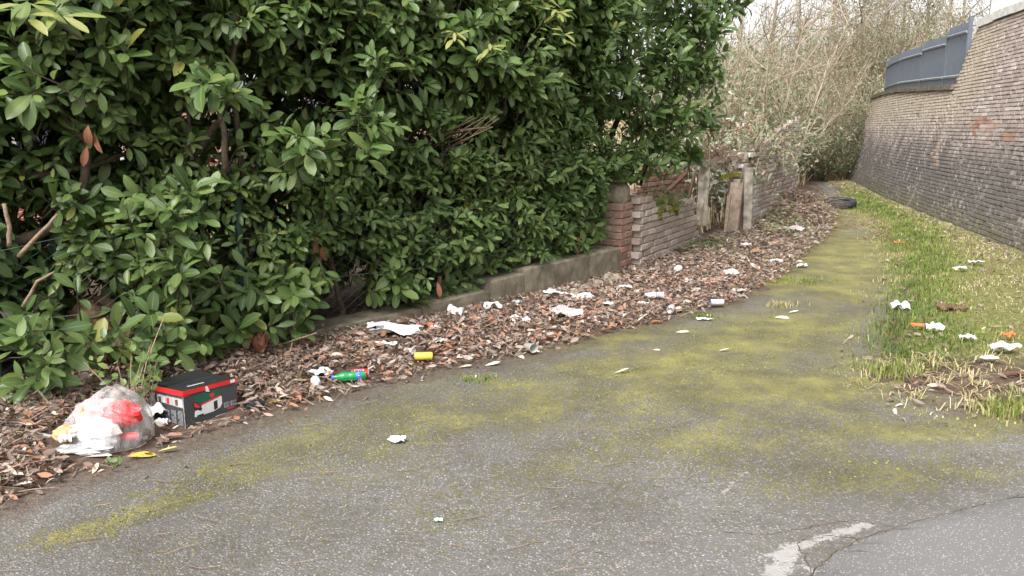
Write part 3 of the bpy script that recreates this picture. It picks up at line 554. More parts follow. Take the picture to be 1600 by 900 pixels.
limb(5, [at(920, 400, 8.9), at(940, 250, 9.0), at(990, 120, 9.1), at(1060, 30, 9.3)], .04, .02); limb(5, [at(940, 250, 9.0), at(935, 120, 9.0), at(925, 20, 9.0)], .03, .015); limb(5, [at(1000, 290, 9.3), at(1040, 180, 9.3), at(1100, 60, 9.5)], .02, .01)
# yellow-green young shoots, parts of the bushes they grow on
ym = [shared_leaf('young_leaf', M['laurel_young'], 1.0, w, c, f) for w, c, f in [(.27, .1, .2), (.3, .25, .3), (.25, .3, .4)]]
for h, px_, py_, Y, n, L in [(0, 40, 15, 3.5, 6, .17), (0, 95, 25, 3.55, 4, .15), (4, 870, 20, 6.9, 12, .13), (4, 880, 55, 6.85, 7, .11), (4, 855, 5, 6.95, 6, .12), (3, 765, 75, 6.2, 8, .12), (3, 710, 55, 6.1, 8, .12)]:
    c = at(px_, py_, Y)
    for k in range(n):
        az = k * 2.4; d = Vector((math.cos(az), math.sin(az) * 0.7 - 0.35, random.uniform(-0.7, 0.5))).normalized()
        o = link('young_leaf', ym[k % 3], hedges[h]); o.matrix_local = frame(c - hedges[h].location + d * 0.01 + Vector((0, 0, random.uniform(-.04, .04))), d, Vector((0.1, -0.5, 0.8)), L * random.uniform(.8, 1.15))
# hanging dead leaves on the twigs
dm = [shared_leaf('dead_leaf', M['rust_leaf'], 1.0, w, c, f) for w, c, f in [(.34, .2, .5), (.4, .45, .35), (.3, -.3, .6), (.36, .6, .8)]]
for h, px_, py_, Y, n in [(3, 672, 448, 6.25, 1), (4, 786, 435, 7.0, 2), (5, 875, 410, 7.75, 4), (5, 778, 437, 7.0, 1), (2, 505, 385, 5.75, 2), (0, 140, 205, 4.75, 2), (0, 130, 225, 4.75, 1), (3, 585, 352, 6.2, 1)]:
    c = at(px_, py_, Y)
    for k in range(n):
        o = link('dead_leaf', dm[k % 4], hedges[h]); o.matrix_local = frame(c - hedges[h].location + Vector(rng.normal(0, .03, 3)), Vector((random.uniform(-.3, .3), -.2, -1)), Vector((random.uniform(-.5, .5), -1, .2)), .13)
# bramble at the foot of the hedge
for px_, py_, Y, n, lab in [(195, 572, 4.12, 46, 'light green bramble growing through the wire above the plastic bag'), (228, 582, 4.2, 26, 'small pale green sapling between the bag and the carton'), (170, 732, 3.6, 10, 'tiny green seedling at the litter edge below the plastic bag'), (455, 490, 5.35, 16, 'heart-leaved climber at the bottom of the laurel left of the wire gap')]:
    c = at(px_, py_, Y); b = Vector((c.x, c.y, max(float(gz([(c.x, c.y)])[0]), 0))); sp = max(0.04, min(0.15, n * 0.004)); rt = thing('bramble_plant', lab, 'plant', b, 'small weeds at the hedge foot')
    pp = np.array(c) + rng.normal(0, 1, (n, 3)) * [sp, sp * .5, sp * .6]; pp[:, 2] = np.maximum(pp[:, 2], b.z + .015); aa = rng.normal(0, 1, (n, 3)) + [0, -.3, 0]; nn = rng.normal(0, .4, (n, 3)) + [0, -.7, 1]; LL = rng.uniform(.04, .075, n) * (1 if n > 12 else .6)
    bm_ = [shared_leaf('leaf', M['bramble'], 1.0, w, .2, .2, T_SMALL) for w in (.6, .7)]
    for i in range(n): o = link('leaf', bm_[i % 2], rt); o.matrix_local = frame(Vector(pp[i]) - b, aa[i], nn[i], float(LL[i]))
    for i in range(0, n, 5): part('stem', MB().tube([b + Vector((random.uniform(-.03, .03), 0, 0)), (b + Vector(pp[i])) / 2 + Vector((0, 0, .03)), Vector(pp[i])], .0025, 3), M['twig'], rt)

# ---------------------------------------------------------------- wire fence
fb = FLn.at(3.5); fence = thing('wire_fence', 'low green chain link fence in front of the laurel hedge', 'fence', (fb[0], fb[1], 0))
def fpt(s, z, off=0.03):
    s = max(0, min(FLn.len - .02, s)); b = FLn.at(s); tn = FLn.tan(s); w = 0.05 * math.sin(s * 2.3) * z + 0.03 * math.sin(s * 5.1 + z * 4); return Vector((b[0] + tn[1] * (off + w), b[1] - tn[0] * (off + w), z))
def top_z(s): return 0.98 - 0.10 * math.sin(s * 1.7) ** 2
for s0, s1, m, cell, r in [(0.7, 3.55, 'wire', .055, .0015), (3.55, 7.9, 'greywire', .05, .0012)]:
    mb = MB(); nx = int((s1 - s0) / cell)
    for i in range(nx):
        pts = []; k = 0; z = 0.06
        while z < top_z(s0 + i * cell):
            pts.append(fpt(s0 + (i + (0.48 if (k + i) % 2 else -0.48) + 0.06 * math.sin(k * 1.7 + i)) * cell, z, .03 + .004 * (i % 2))); z += cell * 0.62; k += 1
        mb.tube(pts, r, 3, cap=False)
    tag(part('wire_mesh', mb, M[m], fence), kind='stuff')
for zz, m in ((None, 'wire'), (.5, 'greywire')):
    mb = MB(); mb.tube([fpt(s, (zz or top_z(s)) + .01) for s in np.arange(.5, 7.9, .12)], .0022, 4); part('tension_wire', mb, M[m], fence)
for px_, py_, m, hh, r in [(415, 560, 'postgreen', 1.15, .022), (672, 487, 'rust', .42, .018), (836, 432, 'rust', .55, .016), (20, 640, 'postgreen', 1.1, .02)]:
    g = on(px_, py_); s = float(sdist([g[:2]], FL)[2][0]); b = fpt(s, 0, .055); mb = MB(); mb.tube([b, b + Vector((0, 0, hh * .5)), b + Vector((.01, 0, hh))], r, 8); part('post', mb, M[m], fence)

# ---------------------------------------------------------------- house glimpsed behind the hedge
hx = Vector((-7.5, 9.5, 0)); hd = (math.cos(R(42)), math.sin(R(42))); house = thing('brick_house', 'red brick house glimpsed through the gaps in the laurel', 'house', hx); HR = Matrix.Rotation(R(42), 3, 'Z')
def hbox(mb, u0, u1, v0, v1, z0, z1): return mb.box(hx + HR @ Vector(((u0 + u1) / 2, (v0 + v1) / 2, (z0 + z1) / 2)), (u1 - u0, v1 - v0, z1 - z0), HR)
mb = MB()
for u0, u1, z0, z1 in [(-4, -2.6, 0, 5.2), (-2.6, -1.2, 0, .9), (-2.6, -1.2, 2.3, 5.2), (-1.2, 1.4, 0, 5.2), (1.4, 2.8, 0, .9), (1.4, 2.8, 2.3, 5.2), (2.8, 4.2, 0, 5.2)]: hbox(mb, u0, u1, 0, .3, z0, z1)
hbox(mb, -4, -3.7, .3, 6, 0, 5.2); hbox(mb, 3.9, 4.2, .3, 6, 0, 5.2); part('wall', mb, M['housebrick'], house)
for u0 in (-2.6, 1.4):
    mb = MB(); [hbox(mb, *q) for q in [(u0 + .01, u0 + .09, .05, .12, .91, 2.29), (u0 + 1.31, u0 + 1.39, .05, .12, .91, 2.29), (u0 + .09, u0 + 1.31, .05, .12, .91, .99), (u0 + .09, u0 + 1.31, .05, .12, 2.21, 2.29), (u0 + .66, u0 + .74, .05, .12, .99, 2.21)]]
    w = part('window', mb, M['whitewood'], house); mb = MB(); hbox(mb, u0 + .09, u0 + 1.31, .08, .09, .99, 2.21); part('pane', mb, M['glass'], w); mb = MB(); hbox(mb, u0 - .05, u0 + 1.45, -.06, .04, .82, .897); part('sill', mb, M['coping'], w)
mb = MB(); mb.prism([(-.4, 5.2), (6.4, 5.2), (3, 8)], -4.2, 4.4, Matrix.Translation(hx) @ Matrix.Rotation(R(42), 4, 'Z') @ Matrix.Rotation(R(90), 4, 'Z') @ Matrix.Scale(-1, 4, (0, 1, 0))); part('roof', mb, M['rust'], house)

# ---------------------------------------------------------------- concrete kerb wall
kb = FLn.at(6.5); kerb = thing('kerb_wall', 'low broken concrete kerb wall under the hedge ending at the brick pier', 'wall', (kb[0], kb[1], 0))
def s_of(px_, py_): return float(sdist([G(px_, py_)], FLX)[2][0])
def kerb_block(s0, s1, h0, h1, front, back, settle=0.0):
    mb = MB(); n = max(4, int((s1 - s0) / .07)); prof = [(front, 0), (front, .45), (front, .8), (front - .003, .965), (front - .016, 1.0), (0, 1.0), (back, 1.0), (back, 0)]; V = []
    for i in range(n + 1):
        s = s0 + (s1 - s0) * i / n; b = FLXn.at(s); tn = FLXn.tan(s); h = h0 + (h1 - h0) * i / n; ins = .012 if i in (0, n) else 0
        for d, q in prof:
            d_ = d + random.uniform(-.004, .004) - ins * (1 if d > 0 else -1); V.append(Vector((b[0] + tn[1] * d_, b[1] - tn[0] * d_, -.05 + (h + .05 - ins) * q + (random.uniform(-.004, .003) if q > .5 else 0))))
    k = len(prof); F = [(i * k + j, i * k + (j + 1) % k, (i + 1) * k + (j + 1) % k, (i + 1) * k + j) for i in range(n) for j in range(k)] + [tuple(range(k - 1, -1, -1)), tuple(n * k + j for j in range(k))]
    mb.add(V, F); return part('concrete_block', mb, M['concrete'], kerb)
sE = FLn.len
kerb_block(sE - .62, sE - .02, .385, .39, .15, -.16); kerb_block(sE - 1.62, sE - .623, .375, .385, .15, -.16); kerb_block(sE - 2.05, sE - 1.625, .325, .34, .145, -.15); kerb_block(sE - 2.75, sE - 2.06, .225, .25, .14, -.14); kerb_block(sE - 4.2, sE - 2.755, .14, .2, .12, -.14)
def lump(mb, c, r, seed=0, seg=7, ring=5, sq=(1, 1, .7), jit=.25, c_=0.5):
    rs = np.random.default_rng(seed); V = []
    for i in range(ring + 1):
        th = math.pi * i / ring
        for k in range(seg):
            ph = 2 * math.pi * k / seg; q = 1 + rs.uniform(-jit, jit) * (0.4 if i in (0, ring) else 1); V.append(Vector(c) + Vector((math.sin(th) * math.cos(ph) * sq[0], math.sin(th) * math.sin(ph) * sq[1], math.cos(th) * sq[2])) * r * q)
    mb.add(V, [(i * seg + k, (i + 1) * seg + k, (i + 1) * seg + (k + 1) % seg, i * seg + (k + 1) % seg) for i in range(ring) for k in range(seg)], c_); return mb
for k, (px_, py_, r) in enumerate([(955, 443, .10), (935, 450, .08), (915, 456, .07), (898, 462, .06), (880, 464, .05), (945, 458, .05)]):
    g = on(px_, py_); solo('rubble_lump', lump(MB(), g + Vector((0, 0, r * .3)), r, k), M['rock'], 'grey lump of mortar rubble at the foot of the kerb wall by the pier', 'rubble', g, 'mortar rubble against the kerb')

# ---------------------------------------------------------------- brick pieces
def brick_mesh(m, L=.215, D=.10, H=.062, seed=0, br=.006):
    rs = random.Random(seed); mb = MB(); x, y, z = L / 2, D / 2, H / 2; j = lambda: rs.uniform(-.003, .003)
    front = [(-x + br, -y + j(), -z + br), (x - br, -y + j(), -z + br), (x - br, -y + j(), z - br), (-x + br, -y + j(), z - br)]
    ring = [(-x + j(), -y + br, -z + j()), (x + j(), -y + br, -z + j()), (x + j(), -y + br, z + j()), (-x + j(), -y + br, z + j())]; back = [(-x, y, -z), (x, y, -z), (x, y, z), (-x, y, z)]
    F = [(0, 1, 2, 3)] + [(4 + k, 4 + (k + 1) % 4, (k + 1) % 4, k) for k in range(4)] + [(8 + k, 8 + (k + 1) % 4, 4 + (k + 1) % 4, 4 + k) for k in range(4)] + [(11, 10, 9, 8)]
    mb.add(front + ring + back, F, (0.5, 0.5, 0.0)); return mb.mesh('brick', m)
def bricks_for(key): return [brick_mesh(M[key], seed=k) for k in range(5)]
BM = {k: bricks_for(k) for k in ('brick_pier', 'brick_grey', 'brick_white', 'brick_orange')}
def lay(root, key, p, tx, slope=Vector((0, 0, 1)), proud=0.0, scale=1.0, mats=None):
    """a brick whose front faces the right-hand side of its direction"""
    tx = Vector(tx).normalized(); nrm = slope.normalized().cross(tx).normalized()     # points back into the wall
    o = link('brick', random.choice(BM[key]), root); M3 = Matrix(((tx.x, nrm.x, slope.x), (tx.y, nrm.y, slope.y), (tx.z, nrm.z, slope.z)))
    tilt = Matrix.Rotation(random.uniform(-.02, .02), 3, 'Y') @ Matrix.Rotation(random.uniform(-.03, .03), 3, 'Z')
    o.matrix_local = Matrix.Translation(Vector(p) - root_loc(root) - nrm * proud) @ (M3 @ tilt).to_4x4() @ Matrix.Diagonal((scale, 1, 1, 1)); return o
def brick_wall(root, line, s0, s1, ztop, z0=-.02, key='brick_grey', back=.05, pick=None, hole=None, course=.074, blen=.228):
    k = 0; z = z0 + course / 2; zmax = max(ztop(s) for s in np.linspace(s0, s1, 30))
    while z < zmax:
        s = s0 + (blen / 2 if k % 2 == 0 else 0)
        while s < s1 + .02:
            if z < ztop(s) + random.uniform(-.05, .02) and not (hole and hole(s, z)):
                b = line.at(s); tn = line.tan(s, .05); q = pick(s, z) if pick else key; hs = (s - s0 < .06 and k % 2) or s1 - s < .06
                lay(root, q, (b[0] - tn[1] * back, b[1] + tn[0] * back, z + random.uniform(-.003, .003)), (tn[0], tn[1], 0), proud=random.uniform(-.006, .008), scale=.55 if hs else random.uniform(.96, 1.0))
            s += blen
        z += course; k += 1
def core(root, line, s0, s1, ztop, d0, d1, m='mortar', name='mortar_core', n=14, z0=-.05):
    V = []
    for i in range(n + 1):
        s = s0 + (s1 - s0) * i / n; b = line.at(s); tn = line.tan(s, .05); h = ztop(s)
        for d, z in ((d0, z0), (d0, h), (d1, h), (d1, z0)): V.append((b[0] - tn[1] * d, b[1] + tn[0] * d, z))
    F = [(i * 4 + j, i * 4 + (j + 1) % 4, i * 4 + 4 + (j + 1) % 4, i * 4 + 4 + j) for i in range(n) for j in range(4)] + [(3, 2, 1, 0), tuple(n * 4 + j for j in range(4))]
    return part(name, MB().add(V, F), M[m], root)
# pier and the ragged wall that runs on from it
WL = Line([(1.30, 8.46), (2.52, 10.62)]); wt = Vector((*WL.tan(.5), 0)); wn_ = Vector((wt.y, -wt.x, 0))
pb = Vector((1.18, 8.42, 0)); pier = thing('brick_pier', 'red brick gate pier with rounded cement cap at the end of the kerb wall', 'pier', pb)
pc = pb - wn_ * .17 + wt * .12; PH = .94; k = 0; z = .03; half = .165
while z < PH - .1:
    for side in range(4):
        ang = side * math.pi / 2; tx = Matrix.Rotation(ang, 3, 'Z') @ wt; nn = Matrix.Rotation(ang, 3, 'Z') @ wn_
        for sgn in (-1, 1):
            shift = (.056 if k % 2 == 0 else -.056) if True else 0
            w = 1.0 if (sgn > 0) == (k % 2 == 0) else .47; cpos = (half - .1075 if w == 1.0 else half - .215 - .012 - .05) * (1 if k % 2 == 0 else -1) * 1.0
            cpos = cpos if w == 1.0 else (half - .215 - .012 - .05) * (1 if k % 2 == 0 else -1)
            lay(pier, 'brick_pier', pc + nn * (half - .05) + tx * cpos + Vector((0, 0, z)), tx, proud=random.uniform(-.004, .006), scale=w)
    z += .075; k += 1
mb = MB(); mb.box(pc + Vector((0, 0, (PH - .13) / 2)), (.30, .30, PH - .1), Matrix.Rotation(math.atan2(wt.y, wt.x), 3, 'Z')); part('mortar_core', mb, M['mortar'], pier)
mb = MB(); capM = Matrix.Translation(pc + Vector((0, 0, PH - .12))) @ Matrix.Rotation(math.atan2(wt.y, wt.x), 4, 'Z')
def sq(p): r = math.hypot(p.x, p.y); q = max(abs(p.x), abs(p.y), 1e-6); f = .8 * min(r / q, 1.3) + .2; return Vector((p.x * f + random.uniform(-.004, .004), p.y * f, p.z + .012 * math.sin(p.x * 30) + random.uniform(-.004, .004)))
mb.lathe([(.001, 0), (.150, 0), (.155, .04), (.152, .13), (.142, .17), (.11, .195), (.06, .205), (.001, .207)], 24, capM, f=sq); part('cement_cap', mb, M['rock'], pier, True)
bw = thing('brick_wall', 'ragged weathered brick wall between the red pier and the collapsed doorway', 'wall', (1.9, 9.5, 0))
ztA = lambda s: .90 - .05 * s + .05 * math.sin(s * 7) - .16 * float(sstep(.55, .8, s)) + .05 * float(sstep(1.4, 1.6, s)) - .5 * float(sstep(2.1, 2.5, s))
brick_wall(bw, WL, .22, 2.45, ztA); core(bw, WL, .24, 2.46, lambda s: ztA(s) - .05, .02, .22, 'mortar')
mb = MB()
for k in range(60): s = random.uniform(.75, 1.45); b = WL.at(s); lump(mb, Vector((b[0], b[1], ztA(s) + random.uniform(-.10, .03))) + wn_ * random.uniform(-.1, .02), random.uniform(.02, .05), k, 5, 4)
tag(part('moss_cushion', mb, M['moss'], bw), 'yellow-green moss cushion on the broken wall top')
n = 130; s_ = rng.uniform(.6, 1.7, n); b = WL.at(s_); pp = np.c_[b + rng.normal(0, .06, (n, 2)), np.array([ztA(q) for q in s_]) + rng.uniform(0, .16, n)]
iv = thing('ivy_plant', 'pale leafy ivy spilling over the top of the ragged brick wall', 'plant', (1.9, 9.6, .8)); im = shared_leaf('leaf', M['bramble'], 1, .8, .2, .1, T_SMALL)
for i in range(n): o = link('leaf', im, iv); o.matrix_local = frame(Vector(pp[i]) - Vector((1.9, 9.6, .8)), rng.normal(0, 1, 3), rng.normal(0, .5, 3) + [.3, -.6, .6], random.uniform(.035, .06))
[part('stem', MB().tube([Vector(pp[i]), Vector(pp[i]) + Vector(rng.normal(0, .08, 3))], .003, 3), M['twig'], iv) for i in range(0, n, 4)]
# ruined outhouse beyond
RL = Line([(2.52, 10.62), (3.30, 11.80), (3.47, 12.05), (5.95, 16.55), (6.3, 17.4)]); ru = thing('ruined_outhouse', 'roofless ruined brick outhouse with collapsed doorway and small niche', 'ruin', (4.3, 13.6, 0))
s0 = 1.60; s1 = 6.4
ztB = lambda s: 1.20 + .135 * (s - s0) + .03 * math.sin(s * 5) - .25 * float(sstep(s0 + .3, s0, s))
niche = lambda s, z: s0 + .42 < s < s0 + .80 and .86 < z < 1.16
def pickB(s, z): return 'brick_white' if (s0 + .35 < s < s0 + 1.25 and .22 < z < .85 and random.random() < .8) else ('brick_white' if random.random() < .14 else 'brick_grey')
brick_wall(ru, RL, s0, s1, ztB, z0=-.02, pick=pickB, hole=niche); core(ru, RL, s0 + .02, s0 + .42, lambda s: ztB(s) - .04, .02, .20); core(ru, RL, s0 + .42, s0 + .80, lambda s: .86, .02, .20); core(ru, RL, s0 + .80, s1, lambda s: ztB(s) - .13, .02, .11, n=30); core(ru, RL, s0 + .42, s0 + .80, lambda s: 1.2, .15, .2, 'rust', 'niche_back', 4, .86)
b = RL.at(s0 + .6); tn = RL.tan(s0 + .6); mb = MB(); mb.box((b[0] - tn[1] * .07, b[1] + tn[0] * .07, 1.20), (.62, .2, .06), Matrix.Rotation(math.atan2(tn[1], tn[0]), 3, 'Z')); part('niche_lintel', mb, M['coping'], ru)
# inside: the far wall of orange brick with a plaster post
BL = Line([(1.75, 11.3), (3.9, 14.2)]); brick_wall(ru, BL, 0, 3.6, lambda s: 1.12 + .08 * math.sin(s * 4) - .4 * float(sstep(.5, 0, s)), key='brick_orange', z0=.1); core(ru, BL, .02, 3.6, lambda s: 1.05 - .4 * float(sstep(.5, 0, s)), .02, .2)
def stick(px0, py0, Y0, px1, py1, Y1, w, m, name, root, d=None):
    a = at(px0, py0, Y0); c = at(px1, py1, Y1); q = (c - a).to_track_quat('Z', 'Y').to_matrix(); return part(name, MB().box((a + c) / 2, (w, d or w, (c - a).length), q, jit=.006), M[m], root)
stick(1096, 352, 11.7, 1101, 262, 11.8, .15, 'plaster', 'plaster_post', ru); stick(1140, 388, 11.5, 1152, 285, 11.7, .17, 'wood', 'leaning_board', ru, .05); stick(1131, 385, 11.35, 1139, 305, 11.5, .05, 'wood', 'door_jamb', ru); stick(1165, 372, 11.75, 1168, 262, 11.85, .12, 'plaster', 'wall_end_render', ru)
stick(1024, 318, 10.9, 1072, 272, 11.5, .05, 'rust', 'fallen_beam', ru); stick(1074, 318, 11.2, 1084, 275, 11.4, .035, 'rust', 'fallen_beam', ru); stick(1100, 400, 10.85, 1130, 372, 11.5, .11, 'moss', 'mossy_sill', ru, .1); stick(1060, 262, 11.5, 1160, 244, 12.0, .07, 'wood', 'roof_batten', ru); stick(1070, 252, 11.8, 1150, 238, 12.2, .06, 'wood', 'roof_batten', ru); stick(1125, 276, 11.9, 1158, 272, 12.0, .05, 'moss', 'roof_batten', ru)

# ---------------------------------------------------------------- retaining walls on the right
sT = 15.0; BAT = 0.27; ltop = lambda s: 2.32 + .22 * float(np.clip((s - sT) / 7, 0, 1)); slope = lambda tn: Vector((tn[1] * BAT, -tn[0] * BAT, 1.0)).normalized()
def rwp(s, h, d=0.0):
    b = RWn.at(s); tn = RWn.tan(s, .6); o = BAT * h - d; return Vector((b[0] + tn[1] * o, b[1] - tn[0] * o, h))
mesh_rw = [brick_mesh(M['wall'], L=.199, H=.0555, seed=20 + k, br=.005) for k in range(6)]
def retaining(root, sa, sb, topf, singles):
    top = max(topf(sa), topf(sb)); cells = []; course = .0665; hl = math.sqrt(1 + BAT * BAT); k = 0; h = -.05
    while h < top + .02:
        s = sa + (.105 if k % 2 else .0) + random.uniform(-.02, .02)
        while s < sb:
            x, y, f = project(np.array(rwp(s, h)))
            if h < topf(s): cells.append((s, h, float(x), float(y), float(f)))
            s += .211
        h += course / hl; k += 1
    out = []
    for s, h, x, y, f in cells:
        pa = ((x - 1530) / 26) ** 2 + ((y - 200) / 22) ** 2; pb2 = ((x - 1578) / 10) ** 2 + ((y - 214) / 8) ** 2; pc_ = ((x - 1462) / 6) ** 2 + ((y - 245) / 20) ** 2
        wb_ = .55 * float(wob(np.array([s, h]), .13))
        if pa + wb_ < .45 or pb2 + wb_ < .7 or (pc_ < 1 and random.random() < .7): d = -.5
        elif random.random() < .012 and h < 3: continue
        else: d = random.uniform(-.003, .009) + .006 * float(wob(np.array([s, h * 1.3]), .5))
        out.append((f if (0 < x < 1600 and 0 < y < 900) else 1e3 + f, s, h, d))
    out.sort(); base = root.location; rest = [[] for _ in range(3)]; tv = []
    for i, (f, s, h, d) in enumerate(out):
        tn = RWn.tan(s, .6); tx = Vector((-tn[0], -tn[1], 0)); sl = slope(tn); nr = sl.cross(tx); M3 = Matrix(((tx.x, nr.x, sl.x), (tx.y, nr.y, sl.y), (tx.z, nr.z, sl.z))).to_4x4()
        mw = Matrix.Translation(rwp(s, h, d - .045)) @ M3 @ Matrix.Rotation(random.uniform(-.02, .02), 4, 'Z') @ Matrix.Diagonal((random.uniform(.95, 1.0), 1, random.uniform(.93, 1), 1))
        if d < -.4: o = link('spalled_brick', random.choice(BM[random.choice(['brick_orange', 'brick_grey', 'brick_pier'])]), root); o.matrix_local = Matrix.Translation(-base) @ Matrix.Translation(rwp(s, h, .002 - .045)) @ M3; continue
        if i < singles: o = link('brick', mesh_rw[i % 6], root); o.matrix_local = Matrix.Translation(-base) @ mw
        else: tv.append((mw, i % 6))
    if tv:
        Vt = [np.array([v.co[:] for v in m.vertices]) for m in mesh_rw]; Fq = np.array([p.vertices[:] for p in mesh_rw[0].polygons]); V = []; Cc = []
        for mw, k in tv: a_ = np.array(mw); V.append(Vt[k] @ a_[:3, :3].T + a_[:3, 3]); Cc.append(random.random())
        nv = len(Vt[0]); F = (Fq[None] + (np.arange(len(V)) * nv)[:, None, None]).reshape(-1, 4); col = np.zeros((len(V) * nv, 3)); col[:, 2] = np.repeat(Cc, nv)
        tag(link('brickwork', np_mesh('brickwork', np.concatenate(V) - np.array(base), [F], col, M['wall'], False), root), kind='stuff')
    mb = MB(); ss = np.linspace(sa, sb, 24); V = []
    for s in ss:
        tn = RWn.tan(s, .6); b0 = rwp(s, -.1, -.004); t0 = rwp(s, topf(s), -.004); bk = Vector((tn[1], -tn[0], 0)); V += [b0, t0, t0 + bk * .45, b0 + bk * .9]
    F = [(i * 4 + 4 + j, i * 4 + 4 + (j + 1) % 4, i * 4 + (j + 1) % 4, i * 4 + j) for i in range(23) for j in range(4)] + [(0, 1, 2, 3), (95, 94, 93, 92)]; mb.add(V, F); part('mortar_core', mb, M['mortar_dark'], root)
tall = thing('retaining_wall', 'tall leaning brick retaining wall at the right edge with white coping', 'wall', rwp(8, 0)); retaining(tall, 6.3, sT, lambda s: 3.47, 300)
low = thing('retaining_wall', 'lower ochre-stained brick retaining wall below the dark metal fence', 'wall', rwp(sT + 4, 0)); retaining(low, sT + .012, sT + 12.5, ltop, 0)
def coping(root, sa, sb, h, d0, d1, th, m, n, name='coping_stone'):
    for i in range(n):
        a = sa + (sb - sa) * i / n + .006; c = sa + (sb - sa) * (i + 1) / n - .006; V = []
        jz = random.uniform(-.012, .012)
        for s in (a, c):
            tn = RWn.tan(s, .6); bk = Vector((tn[1], -tn[0], 0)); p = rwp(s, h(s)) + Vector((0, 0, jz))
            V += [p - bk * d0, p + bk * d1, p + bk * d1 + Vector((0, 0, th)), p - bk * d0 + Vector((0, 0, th))]
        part(name, MB().add(V, [(0, 3, 2, 1), (4, 5, 6, 7), (0, 4, 7, 3), (1, 2, 6, 5), (3, 7, 6, 2), (0, 1, 5, 4)]), M[m], root)
coping(tall, 6.3, sT, lambda s: 3.48, .05, .4, .14, 'coping', 9); coping(low, sT + .02, sT + 12.4, lambda s: ltop(s) + .015, .06, .42, .09, 'concrete', 20)
pf = thing('plank_fence', 'white painted plank fence standing on top of the tall retaining wall', 'fence', rwp(9.5, 3.66)); s = 6.4
while s < sT - .1:
    p = rwp(s, 3.48) + Vector((0, 0, .15)); tn = RWn.tan(s, .6); rz = Matrix.Rotation(math.atan2(tn[1], tn[0]), 3, 'Z'); bk = Vector((tn[1], -tn[0], 0)); part('plank', MB().box(p + bk * .15 + Vector((0, 0, .6)), (.11, .022, 1.2 + random.uniform(-.02, .02)), rz), M['whitewood'], pf); s += .128
for zz in (.3, 1.0): part('rail', MB().tube([rwp(s, 3.48) + Vector((RWn.tan(s, .6)[1] * .2, -RWn.tan(s, .6)[0] * .2, .2 + zz)) for s in np.linspace(6.4, sT - .1, 20)], .03, 4), M['whitewood'], pf)
# raised ground edge behind is part of the ground; metal fence on the lower wall
mf = thing('metal_fence', 'dark blue-grey slatted metal fence on the lower retaining wall', 'fence', rwp(sT + 3, 2.8))
def fpt2(s, z): tn = RWn.tan(s, .6); return rwp(s, ltop(s)) + Vector((tn[1] * .2, -tn[0] * .2, .12 + z))
edges = [sT + .12, sT + 1.7, sT + 4.1, sT + 7.1, sT + 10.1]; hts = [1.18, 1.04, .98, .98]
for i in range(4):
    a, c, h = edges[i], edges[i + 1], hts[i]
    for s in ([a, c] if i == 3 else [a]): part('post', MB().box(fpt2(s, h / 2), (.07, .07, h + .1), Matrix.Rotation(math.atan2(*RWn.tan(s, .6)[::-1]), 3, 'Z')), M['anthracite'], mf)
    for zz in (.16, h - .2): part('rail', MB().tube([fpt2(s, zz) - Vector((RWn.tan(s, .6)[1], -RWn.tan(s, .6)[0], 0)) * .04 for s in np.linspace(a + .04, c - .04, 6)], .028, 4), M['steel'], mf)
    ns = int((c - a) / .105)
    for k in range(1, ns): s = a + (c - a) * k / ns; part('slat', MB().box(fpt2(s, h / 2), (.042 if i == 0 else .08, .025, h - .03), Matrix.Rotation(math.atan2(*RWn.tan(s, .6)[::-1]) + .25, 3, 'Z')), M['anthracite'], mf)

# ---------------------------------------------------------------- fallen leaves, twigs
def in_poly(P, poly):
    x, y = P.T; r = np.zeros(len(P), bool); q = np.array(poly); j = len(q) - 1
    for i in range(len(q)):
        c = ((q[i, 1] > y) != (q[j, 1] > y)) & (x < (q[j, 0] - q[i, 0]) * (y - q[i, 1]) / (q[j, 1] - q[i, 1] + 1e-12) + q[i, 0]); r ^= c; j = i
    return r
CLEAR = [(158, 690, .27), (300, 650, .26), (548, 598, .13), (563, 586, .09), (662, 566, .12), (494, 606, .07), (620, 526, .17), (600, 545, .08), (868, 466, .11), (908, 470, .1), (883, 498, .12), (712, 497, .06), (770, 488, .06), (1048, 491, .09), (1120, 479, .1), (1022, 469, .12), (830, 552, .07), (1058, 426, .08), (500, 590, .07)]
STRIP = [tuple(p) for p in EDGE] + [(9.0, 24.3), (5.82, 16.4), (3.4, 11.8), (2.45, 10.6), (1.3, 8.45)] + [tuple(p) for p in reversed(FL)]
def scatter(n, y0, y1, fade=.2):
    out = []; lo = np.array([-5.5, y0]); hi = np.array([9.5, y1]); tot = 0
    while tot < n:
        p = rng.uniform(lo, hi, (n * 6, 2)); p = p[in_poly(p, STRIP)]
        for cx, cy, cr0 in CLEAR: cc_ = on(cx, cy); p = p[np.hypot(p[:, 0] - cc_.x, p[:, 1] - cc_.y - .03) > cr0]
        de, se, _ = sdist(p, EDGE); p = p[rng.random(len(p)) < np.clip(de / fade * .8 + .12, 0, 1)]; out.append(p); tot += len(p)
    return np.concatenate(out)[:n]
def litter(name, n, y0, y1, m, L, label, lift, flat=.55, fade=.2, tm=T_SMALL, pts=None):
    p = pts if pts is not None else scatter(n, y0, y1, fade); n = len(p); z = np.maximum(gz(p), .006); pp = np.c_[p, z + rng.uniform(.004, lift, n)]
    A_ = np.c_[rng.normal(0, 1, (n, 2)), rng.normal(0, .28, n)]; N_ = np.c_[rng.normal(0, flat, (n, 2)), rng.uniform(.3, 1, n)]; LL = rng.uniform(*L, n); pp = pp - norm(A_) * LL[:, None] * .5; pp[:, 2] = np.maximum(pp[:, 2], z + .003)
    o = link(name, leaf_mesh(name, M[m], (0, 0, 0), pp, A_, N_, LL, LL * rng.uniform(.26, .5, n), rng.random(n), tm, curl=rng.uniform(-.5, .6, n), fold=rng.uniform(-.2, 1.0, n))); tag(o, label, 'leaf litter', kind='stuff'); return o
